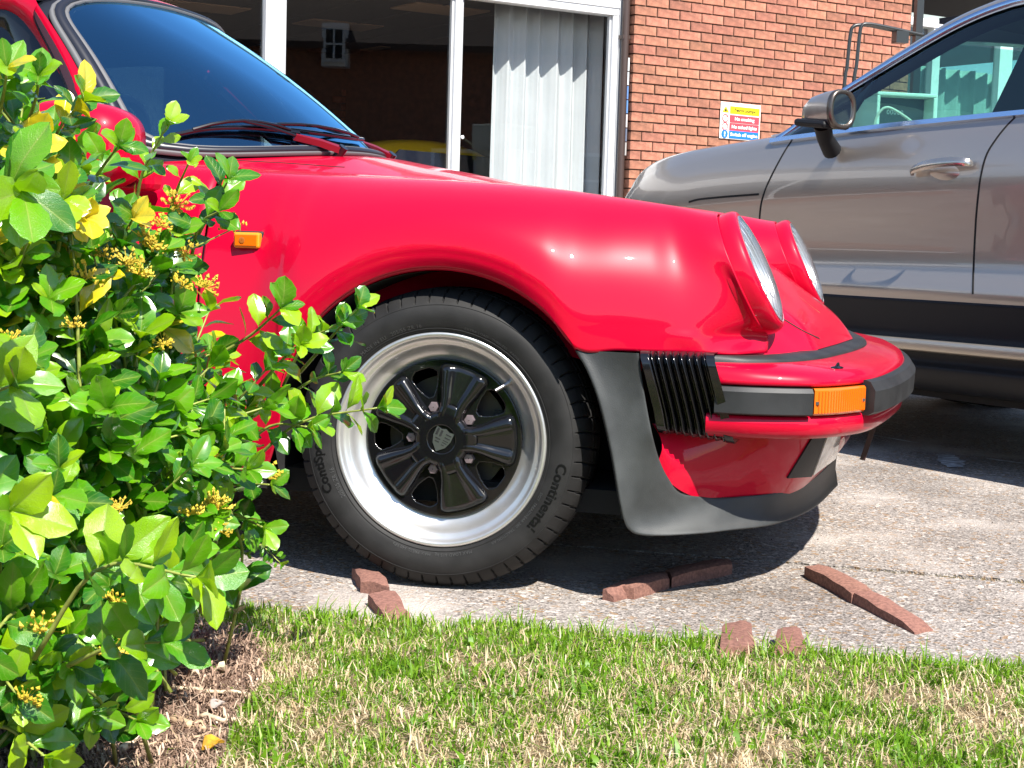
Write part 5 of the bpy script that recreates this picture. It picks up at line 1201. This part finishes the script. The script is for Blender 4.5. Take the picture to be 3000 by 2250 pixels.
for yy in (-5, -2, 1.2, 4.4):
    wf = MB().box((.04, yy, 1.9), (.1, 1.0, 1.2)).build('window', WHITE, house); MB().box((.1, yy, 1.9), (.02, .84, 1.04)).build('pane', SBLK if 'SBLK' in globals() else BLKGLOSS, wf); MB().box((.115, yy, 1.9), (.02, .05, 1.04)).box((.115, yy, 1.9), (.02, .84, .05)).build('glazing_bar', WHITE, wf)
_pn = BO + BW * .165; _r = ray(980, 130); _h = at_plane(980, 130, _pn, BW); _rd = _r - 2 * (_r @ BW) * BW
_hn = np.array([math.cos(HA), math.sin(HA), 0]); _ht = np.array([-math.sin(HA), math.cos(HA), 0]); _q = _h + _rd * (((HX + _hn * .55 - _h) @ _hn) / (_rd @ _hn)) - HX
wf = MB().box((.56, _q @ _ht, _q[2]), (.12, .46, .74)).box((.0, _q @ _ht, _q[2]), (1.0, .56, .9)).build('dormer_window', WHITE, house); MB().box((.63, _q @ _ht, _q[2]), (.02, .34, .60)).build('pane', SBLK, wf); MB().box((.645, _q @ _ht, _q[2]), (.02, .04, .6)).box((.645, _q @ _ht, _q[2]), (.02, .34, .04)).build('glazing_bar', WHITE, wf)
MB().box((.05, -.4, 1.05), (.1, .95, 2.1)).build('door', BRN, house)
HEDGE = mat('hedge_green', (.035, .075, .014), .8, noise=.6, nscale=6, bump=1, bscale=20, bdist=.1)
def hedge(p, q, h, w_, lab):
    p, q = np.array(p, float), np.array(q, float); d = q - p; n = np.array([-d[1], d[0]]) / np.linalg.norm(d); r = np.random.default_rng(int(h * 100)); k = 60; rows = []
    for i in range(k):
        c = p + d * i / (k - 1); rows.append([(*(c + n * (x + r.normal() * .12) * w_), max(0, z * h * (1 + r.normal() * .05))) for x, z in [(-.5, 0), (-.52, .5), (-.45, .9), (-.2, 1), (.2, 1), (.45, .9), (.52, .5), (.5, 0)]])
    o = grid('hedge', np.array(rows), HEDGE); tag(o, lab, 'hedge')
hedge((-30, -13), (11, -13), 2.6, 2.5, 'long green hedge across the lawn behind the viewer')
hedge((-22, -12), (-22, 26), 3.4, 3, 'tall green hedge at the left end of the forecourt')
# ================================================================== BUSH
bush_o = at_z(40, 2150, 0)
bush = empty('evergreen_bush', (bush_o[0], bush_o[1], 0), 0, 'glossy green broad-leaved bush with yellow flower clusters and yellow young leaves at the left', 'bush')
BB_ = np.array([bush_o[0], bush_o[1], 0])
def leaf_mat():
    m = leafy_mat('glossy_leaf', [(.008, .065, .004), (.026, .16, .003), (.10, .32, .003), (.30, .48, .004), (.66, .50, .006), (.80, .66, .10)], .28, .33)
    nt_, N, L = nodes_of(m); b = N['Principled BSDF']; b.inputs['Specular IOR Level'].default_value = .55; b.inputs['Coat Weight'].default_value = 1.0; b.inputs['Coat Roughness'].default_value = .20
    a = N.new('ShaderNodeAttribute'); a.attribute_name = 'rib'; src = b.inputs['Base Color'].links[0].from_socket
    tc = N.new('ShaderNodeTexCoord'); nz = N.new('ShaderNodeTexNoise'); nz.inputs['Scale'].default_value = 55; L(tc.outputs['Object'], nz.inputs['Vector'])
    v = N.new('ShaderNodeHueSaturation'); mr = N.new('ShaderNodeMapRange'); mr.inputs[3].default_value = .72; mr.inputs[4].default_value = 1.3; L(nz.outputs[0], mr.inputs[0]); L(mr.outputs[0], v.inputs['Value']); L(src, v.inputs['Color'])
    mx = N.new('ShaderNodeMix'); mx.data_type = 'RGBA'; L(a.outputs['Fac'], mx.inputs[0]); L(v.outputs[0], mx.inputs[6]); mx.inputs[7].default_value = (.26, .36, .06, 1); L(mx.outputs[2], b.inputs['Base Color'])
    bp_ = N.new('ShaderNodeBump'); bp_.inputs['Strength'].default_value = .35; bp_.inputs['Distance'].default_value = .002; L(nz.outputs[0], bp_.inputs['Height']); L(bp_.outputs[0], b.inputs['Normal'])
    # side veins from the leaf's own length and width
    uv = N.new('ShaderNodeUVMap'); sp = N.new('ShaderNodeSeparateXYZ'); L(uv.outputs[0], sp.inputs[0])
    def mth(op, a, b_=None):
        q = N.new('ShaderNodeMath'); q.operation = op
        for k_, v_ in ((0, a), (1, b_)):
            if v_ is None: continue
            if isinstance(v_, (int, float)): q.inputs[k_].default_value = v_
            else: L(v_, q.inputs[k_])
        return q.outputs[0]
    ay = mth('ABSOLUTE', mth('SUBTRACT', sp.outputs[1], .5)); ph = mth('FRACT', mth('MULTIPLY', mth('SUBTRACT', sp.outputs[0], mth('MULTIPLY', ay, .55)), 7.0))
    ln = mth('GREATER_THAN', ph, .90); x2 = N.new('ShaderNodeMix'); x2.data_type = 'RGBA'; L(mth('MULTIPLY', ln, .38), x2.inputs[0]); L(mx.outputs[2], x2.inputs[6]); x2.inputs[7].default_value = (.22, .36, .05, 1); L(x2.outputs[2], b.inputs['Base Color'])
    L(mth('ADD', nz.outputs[0], mth('MULTIPLY', ph, .5)), bp_.inputs['Height'])
    return m
LEAF = leaf_mat()
def leaf_geo(seed):
    r = np.random.default_rng(seed); n = 11; cols = np.array([-1, -.55, -.06, 0, .06, .55, 1]); V = []; rib = []
    bend, fold, tw, wv = r.uniform(-.15, .55), r.uniform(.15, .60), r.normal() * .25, r.uniform(.0, .05); wid = r.uniform(.24, .31); pk = r.uniform(.52, .66)
    for i in range(n):
        t = i / (n - 1)
        w_ = 0 if i == n - 1 else wid * (math.sin(PI * min(1, (t / (2 * pk)) if t < pk else .5 + .5 * (t - pk) / (1 - pk))) ** (.74 if t > pk else 1.0))
        if i == 0: w_ = .012
        if 1 < i < n - 1: w_ *= 1 + (.045 if i % 2 else -.035)
        x = t * (1 - .10 * bend); zc_ = -bend * t * t * .55 + .05 * math.sin(t * 5) * r.uniform(.5, 1)
        for c in cols:
            y = c * w_; V.append((x, y, zc_ + fold * abs(y) * (1 - .55 * abs(c)) + wv * math.sin(t * 9 + c * 2) * abs(c) + tw * y * t)); rib.append(1.0 if c == 0 else (.25 if abs(c) < .1 else 0))
    V = np.array(V); st = np.array([(-.10, -.010, .0), (-.10, .010, 0), (0.02, .012, .002), (.02, -.012, .002)])
    F = grid_faces(n, 7); k = len(V)
    return np.concatenate([V, st]), F + [(k, k + 1, k + 2, k + 3)], np.array(rib + [1] * 4)
GEO = [leaf_geo(s) for s in range(12)]
TINTS = [.06, .14, .22, .30, .36, .42, .50, .58, .78, .88]
UVS = np.concatenate([np.array([(i / 10, .5 + .5 * c) for i in range(11) for c in (-1, -.55, -.06, 0, .06, .55, 1)]), np.full((4, 2), .5)])
def add_uv(me, uvv):
    lay = me.uv_layers.new(name='UVMap'); idx = np.zeros(len(me.loops), np.int32); me.loops.foreach_get('vertex_index', idx); lay.data.foreach_set('uv', uvv[idx].astype(np.float32).ravel())
MESHES = {}
def leaf_mesh(g, ti):
    if (g, ti) not in MESHES:
        V, F, rib = GEO[g]; me = bpy.data.meshes.new('leaf'); me.from_pydata(V.tolist(), [], F); me.update(); smooth(me); me.materials.append(LEAF)
        at = me.attributes.new('tint', 'FLOAT', 'POINT'); at.data.foreach_set('value', np.full(len(V), TINTS[ti], np.float32))
        at = me.attributes.new('rib', 'FLOAT', 'POINT'); at.data.foreach_set('value', rib.astype(np.float32)); add_uv(me, UVS); MESHES[(g, ti)] = me
    return MESHES[(g, ti)]
rg = np.random.default_rng(77)
LV = []                                         # (matrix 4x4, geo, tint, nearness)
def put_leaf(p, d, up, size, tint):
    d = d / np.linalg.norm(d); n = up - d * (up @ d); n /= np.linalg.norm(n) + 1e-9; y = np.cross(n, d)
    M = np.eye(4); M[:3, 0] = d * size; M[:3, 1] = y * size; M[:3, 2] = n * size; M[:3, 3] = p
    LV.append((M, int(rg.integers(12)), int(tint)))
STEMS = []
def pick(yel):
    u = rg.random()
    if yel > 0 and u < yel: return rg.integers(8, 10)
    return int(np.clip(rg.normal(3.6, 2.1), 0, 7))
SUN_ = np.array([.40, -.70, 1.0]); SUN_ /= np.linalg.norm(SUN_); HALF_ = np.array([.06, -.89, .45])
def stem(root, tip, size=.058, r0=.0035, nodes=None, yel=0.0, start=.35, tipn=4, sag=.0, tintb=0):
    root, tip = np.array(root, float), np.array(tip, float); d = tip - root; L_ = np.linalg.norm(d)
    mid = (root + tip) / 2 + rg.normal(size=3) * .05 * L_ + np.array([0, 0, .10 * L_ + sag]); C_ = cat_rom([root, mid, tip], 18)
    STEMS.append((C_, r0)); n = nodes or max(3, int(L_ * (1 - start) / .034)); a0 = rg.uniform(0, PI)
    for k in range(n):
        t = start + (1 - start) * k / n; i = t * 17; j = int(i); p = C_[j] + (C_[min(j + 1, 17)] - C_[j]) * (i - j); T = C_[min(j + 1, 17)] - C_[max(j - 1, 0)]; T /= np.linalg.norm(T)
        a = np.cross(T, np.array([0, 0, 1.]) + rg.normal(size=3) * .2); a /= np.linalg.norm(a) + 1e-9; b = np.cross(T, a)
        for s in (0, PI):
            ang = a0 + (k % 2) * PI / 2 + s + rg.normal() * .3; o_ = math.cos(ang) * a + math.sin(ang) * b
            dd = o_ * .85 + T * rg.uniform(.35, .8) + np.array([0, 0, .12]) + rg.normal(size=3) * .15; up = T * .7 - o_ * .45 + SUN_ * .45 + HALF_ * .75 + rg.normal(size=3) * .5
            put_leaf(p + o_ * .004, dd, up, size * rg.uniform(.72, 1.15) * (1 - .3 * t * t), (lambda k_: k_ if k_ > 7 else min(7, k_ + tintb))(pick(yel * (t > .5))))
    T = C_[-1] - C_[-3]; T /= np.linalg.norm(T); a = np.cross(T, np.array([0, .3, 1.])); a /= np.linalg.norm(a); b = np.cross(T, a)
    for k in range(tipn):
        ang = 2 * PI * k / tipn + rg.normal() * .2; o_ = math.cos(ang) * a + math.sin(ang) * b
        put_leaf(C_[-1], o_ * .6 + T * .9 + rg.normal(size=3) * .1, T * .8 - o_ * .7 + SUN_ * .5, size * rg.uniform(.6, .95), min(7, pick(yel) + 1 + tintb) if rg.random() > yel else rg.integers(8, 10))
P_ = lambda px, py, Y: at_depth(px, py, Y)
POLY = np.array([(-260, 250), (30, 240), (110, 340), (200, 450), (280, 590), (400, 640), (520, 690), (545, 800), (610, 860), (690, 930), (760, 1000), (800, 1080), (780, 1190), (740, 1290), (720, 1400), (650, 1480), (600, 1600), (520, 1720), (430, 1790), (380, 1890), (300, 1960), (180, 2020), (-260, 2080)], float)
dep = lambda px, py: float(np.interp(px, [-200, 200, 500, 800], [1.85, 2.02, 2.25, 2.45]) + np.interp(py, [300, 1000, 1700, 2100], [.12, .05, -.12, -.2]))
def root_for(px, py, Y):
    bx = rg.uniform(-.95, -.50); by = rg.uniform(2.0, 2.75); return np.array([bx, by, .02])
cnt = 0
while cnt < 430:
    q = np.array([[rg.uniform(-260, 820), rg.uniform(240, 2080)]])
    if not pip(q, POLY)[0]: continue
    px, py = q[0]; Y = dep(px, py) + rg.uniform(-.12, .40); tip = P_(px, py, Y); yel = .12 if (py < 800 and px < 460 and rg.random() < .5) else (.04 if py < 1000 else 0)
    rt = root_for(px, py, Y); rt = tip + (rt - tip) * min(1, .36 / np.linalg.norm(rt - tip)) + rg.normal(size=3) * .04
    stem(rt, tip, rg.uniform(.056, .076), .0028, yel=yel, start=.25); cnt += 1
for (x, y, Y, x0, y0, sz, yel, tn, tb) in [(490, 368, 2.3, 392, 640, .040, .0, 4, 3), (553, 478, 2.3, 488, 650, .036, 0, 4, 3), (668, 530, 2.32, 575, 700, .050, 0, 4, -1), (640, 620, 2.3, 560, 760, .050, 0, 3, 0), (112, 225, 1.95, 60, 420, .048, .15, 4, 1), (20, 200, 1.9, -20, 400, .048, .3, 4, 1),
                                      (822, 905, 2.42, 640, 1040, .052, 0, 4, 1), (985, 950, 2.5, 830, 1130, .052, 0, 4, 1), (1045, 905, 2.5, 880, 1090, .050, 0, 4, 1), (1105, 1195, 2.45, 740, 1350, .055, 0, 4, 2), (1000, 1090, 2.5, 800, 1200, .050, 0, 3, 1), (880, 1010, 2.45, 760, 1130, .052, 0, 4, 1), (900, 1250, 2.45, 700, 1320, .052, 0, 3, 1),
                                      (790, 1420, 2.4, 620, 1450, .050, 0, 3, 0), (770, 1545, 2.4, 600, 1540, .050, 0, 3, 0), (575, 1690, 1.62, 100, 1930, .066, 0, 4, 2), (470, 1880, 1.65, 200, 1950, .062, 0, 3, 0), (400, 2110, 1.95, 240, 2090, .045, 0, 4, 1), (130, 2215, 1.75, -40, 2130, .055, .0, 4, 3), (60, 2100, 1.8, -100, 2050, .055, 0, 4, 1), (260, 2080, 1.9, 90, 2010, .05, 0, 4, 0),
                                      (60, 560, 1.32, -110, 760, .060, 0, 4, 1), (30, 1130, 1.45, -160, 1250, .060, 0, 4, 1), (20, 1500, 1.4, -170, 1600, .06, .2, 4, 2), (240, 300, 2.0, 120, 520, .05, .2, 4, 0), (345, 430, 2.1, 220, 610, .05, 0, 4, 0), (180, 590, 1.95, 60, 760, .055, .6, 4, 0), (250, 640, 2.0, 160, 800, .05, .8, 5, 0), (90, 420, 1.95, 0, 600, .05, .7, 5, 0), (390, 640, 2.15, 300, 780, .045, .7, 4, 0)]:
    stem(P_(x0, y0, Y + .08), P_(x, y, Y), sz * 1.16, .0026, yel=yel, start=.42, tipn=tn, tintb=tb, nodes=max(2, int(np.hypot(x - x0, y - y0) / 62)))
# creeping small-leaved sprays at the foot
for (x, y, x0, y0) in [(820, 1648, 640, 1590), (790, 1600, 640, 1600), (640, 1690, 560, 1620), (620, 1760, 560, 1690), (720, 1620, 600, 1570)]:
    stem(P_(x0, y0, 2.52), P_(x, y, 2.5), .017, .0016, start=.1, nodes=16, tipn=4, tintb=0)
for i in range(len(LV)):
    M, g, ti = LV[i]; LV[i] = (M, g, int(np.clip(ti, 0, 9)))
def near(M):
    v = M[:3, 3] - CP; zz = v @ FW; x, y = 1500 + F_PX * (v @ RT) / zz, 1125 - F_PX * (v @ UP) / zz
    inf = -60 < x < 3000 and 0 < y < 2300
    return (0 if inf else 5) + zz - .004 * 0 - np.linalg.norm(M[:3, 0]) * 3.0
order = sorted(range(len(LV)), key=lambda i: near(LV[i][0]))
# spread the single leaves over the visible front: nearest first, thinned where they pile up
take = order[:300]; rest = order[300:]
for i in take:
    M, g, ti = LV[i]; o = bpy.data.objects.new('leaf', leaf_mesh(g, ti)); COL.objects.link(o); o.parent = bush; M2 = M.copy(); M2[:3, 3] -= BB_; o.matrix_local = Matrix(M2.tolist())
VV, FF, TT, RB, k = [], [], [], [], 0
for i in rest:
    M, g, ti = LV[i]; V, F, rib = GEO[g]; VV.append(V @ M[:3, :3].T + M[:3, 3] - BB_); FF += [tuple(a + k for a in f) for f in F]; TT.append(np.full(len(V), TINTS[ti])); RB.append(rib); k += len(V)
me = bpy.data.meshes.new('foliage'); me.from_pydata(np.concatenate(VV).tolist(), [], FF); me.update(); smooth(me)
me.attributes.new('tint', 'FLOAT', 'POINT').data.foreach_set('value', np.concatenate(TT).astype(np.float32)); me.attributes.new('rib', 'FLOAT', 'POINT').data.foreach_set('value', np.concatenate(RB).astype(np.float32))
add_uv(me, np.tile(UVS, (len(rest), 1))); link('foliage', me, LEAF, bush)['kind'] = 'stuff'
STEM = mat('green_stem', (.26, .30, .06), .5, noise=.4, nscale=60); BARK = mat('bush_bark', (.09, .06, .04), .85, noise=.4, nscale=60)
big = STEMS[-5 - 30:]; small = STEMS[:-35]
for C_, r in big: MB().tube([p - BB_ for p in C_[::2]] + [C_[-1] - BB_], list(np.linspace(r * 1.2, r * .5, 10)), 6).build('twig', STEM, bush, sm=True)
mb = MB()
for C_, r in small: mb.tube([p - BB_ for p in C_[::3]] + [C_[-1] - BB_], list(np.linspace(r * 1.2, r * .5, 7)), 5)
tag(mb.build('twigs', STEM, bush, sm=True), kind='stuff')
for k in range(12):
    a = np.array([rg.uniform(-.95, -.55), rg.uniform(2.1, 2.7), .0]); b = P_(rg.uniform(-100, 380), rg.uniform(900, 1600), 2.35); C_ = cat_rom([a, (a + b) / 2 + rg.normal(size=3) * .06, b], 10)
    MB().tube([p - BB_ for p in C_], list(np.linspace(.007, .003, 10)), 7).build('branch', BARK, bush, sm=True)
# flower clusters
FLW = mat('yellow_flower', (.55, .40, .03), .7, vary=.15)
def cluster(seed):
    r = np.random.default_rng(seed); b = MB()
    for k in range(34):
        d = r.normal(size=3); d[2] = abs(d[2]) * .8; d /= np.linalg.norm(d); p = d * r.uniform(.006, .019); s = r.uniform(.0012, .0030)
        b.add([p + np.array(q) * s for q in ((1, 0, 0), (-1, 0, 0), (0, 1, 0), (0, -1, 0), (d[0] * .8, d[1] * .8, 1.35), (0, 0, -1))], [(0, 2, 4), (2, 1, 4), (1, 3, 4), (3, 0, 4), (2, 0, 5), (1, 2, 5), (3, 1, 5), (0, 3, 5)])
        w_ = np.cross(d, [.3, .5, .8]); w_ /= np.linalg.norm(w_); b.add([np.zeros(3) + w_ * .0006, -w_ * .0006, p - w_ * .0004, p + w_ * .0004], [(0, 1, 2, 3)])
    o = b.build('flower_cluster', FLW); me = o.data; bpy.data.objects.remove(o); return me
CLS = [cluster(s) for s in range(5)]
for i, (x, y) in enumerate([(680, 672), (517, 606), (540, 745), (440, 728), (305, 752), (372, 775), (405, 805), (256, 815), (532, 838), (600, 842), (422, 700), (470, 660), (30, 1005), (596, 1325), (622, 1340), (616, 1480), (790, 1395), (350, 1492), (560, 1508), (640, 1490), (335, 1770), (75, 2052), (322, 1912), (480, 1010), (215, 960), (120, 1850), (650, 1560)]):
    Y = dep(x, y) - .12 if x < 560 else dep(x, y) - .06
    o = bpy.data.objects.new('flower_cluster', CLS[i % 5]); COL.objects.link(o); o.parent = bush; o.location = tuple(P_(x, y, Y) - BB_); s = rg.uniform(.85, 1.35); o.scale = (s, s, s); o.rotation_euler = (rg.uniform(-.6, .6), rg.uniform(-.6, .6), rg.uniform(0, 6))
mb = MB(); p = P_(680, 672, dep(680, 672) - .06); mb.tube([P_(566, 726, 2.3) - BB_, (P_(630, 696, 2.3) - BB_), p - BB_], .0011, 5); mb.build('flower_stalk', STEM, bush)
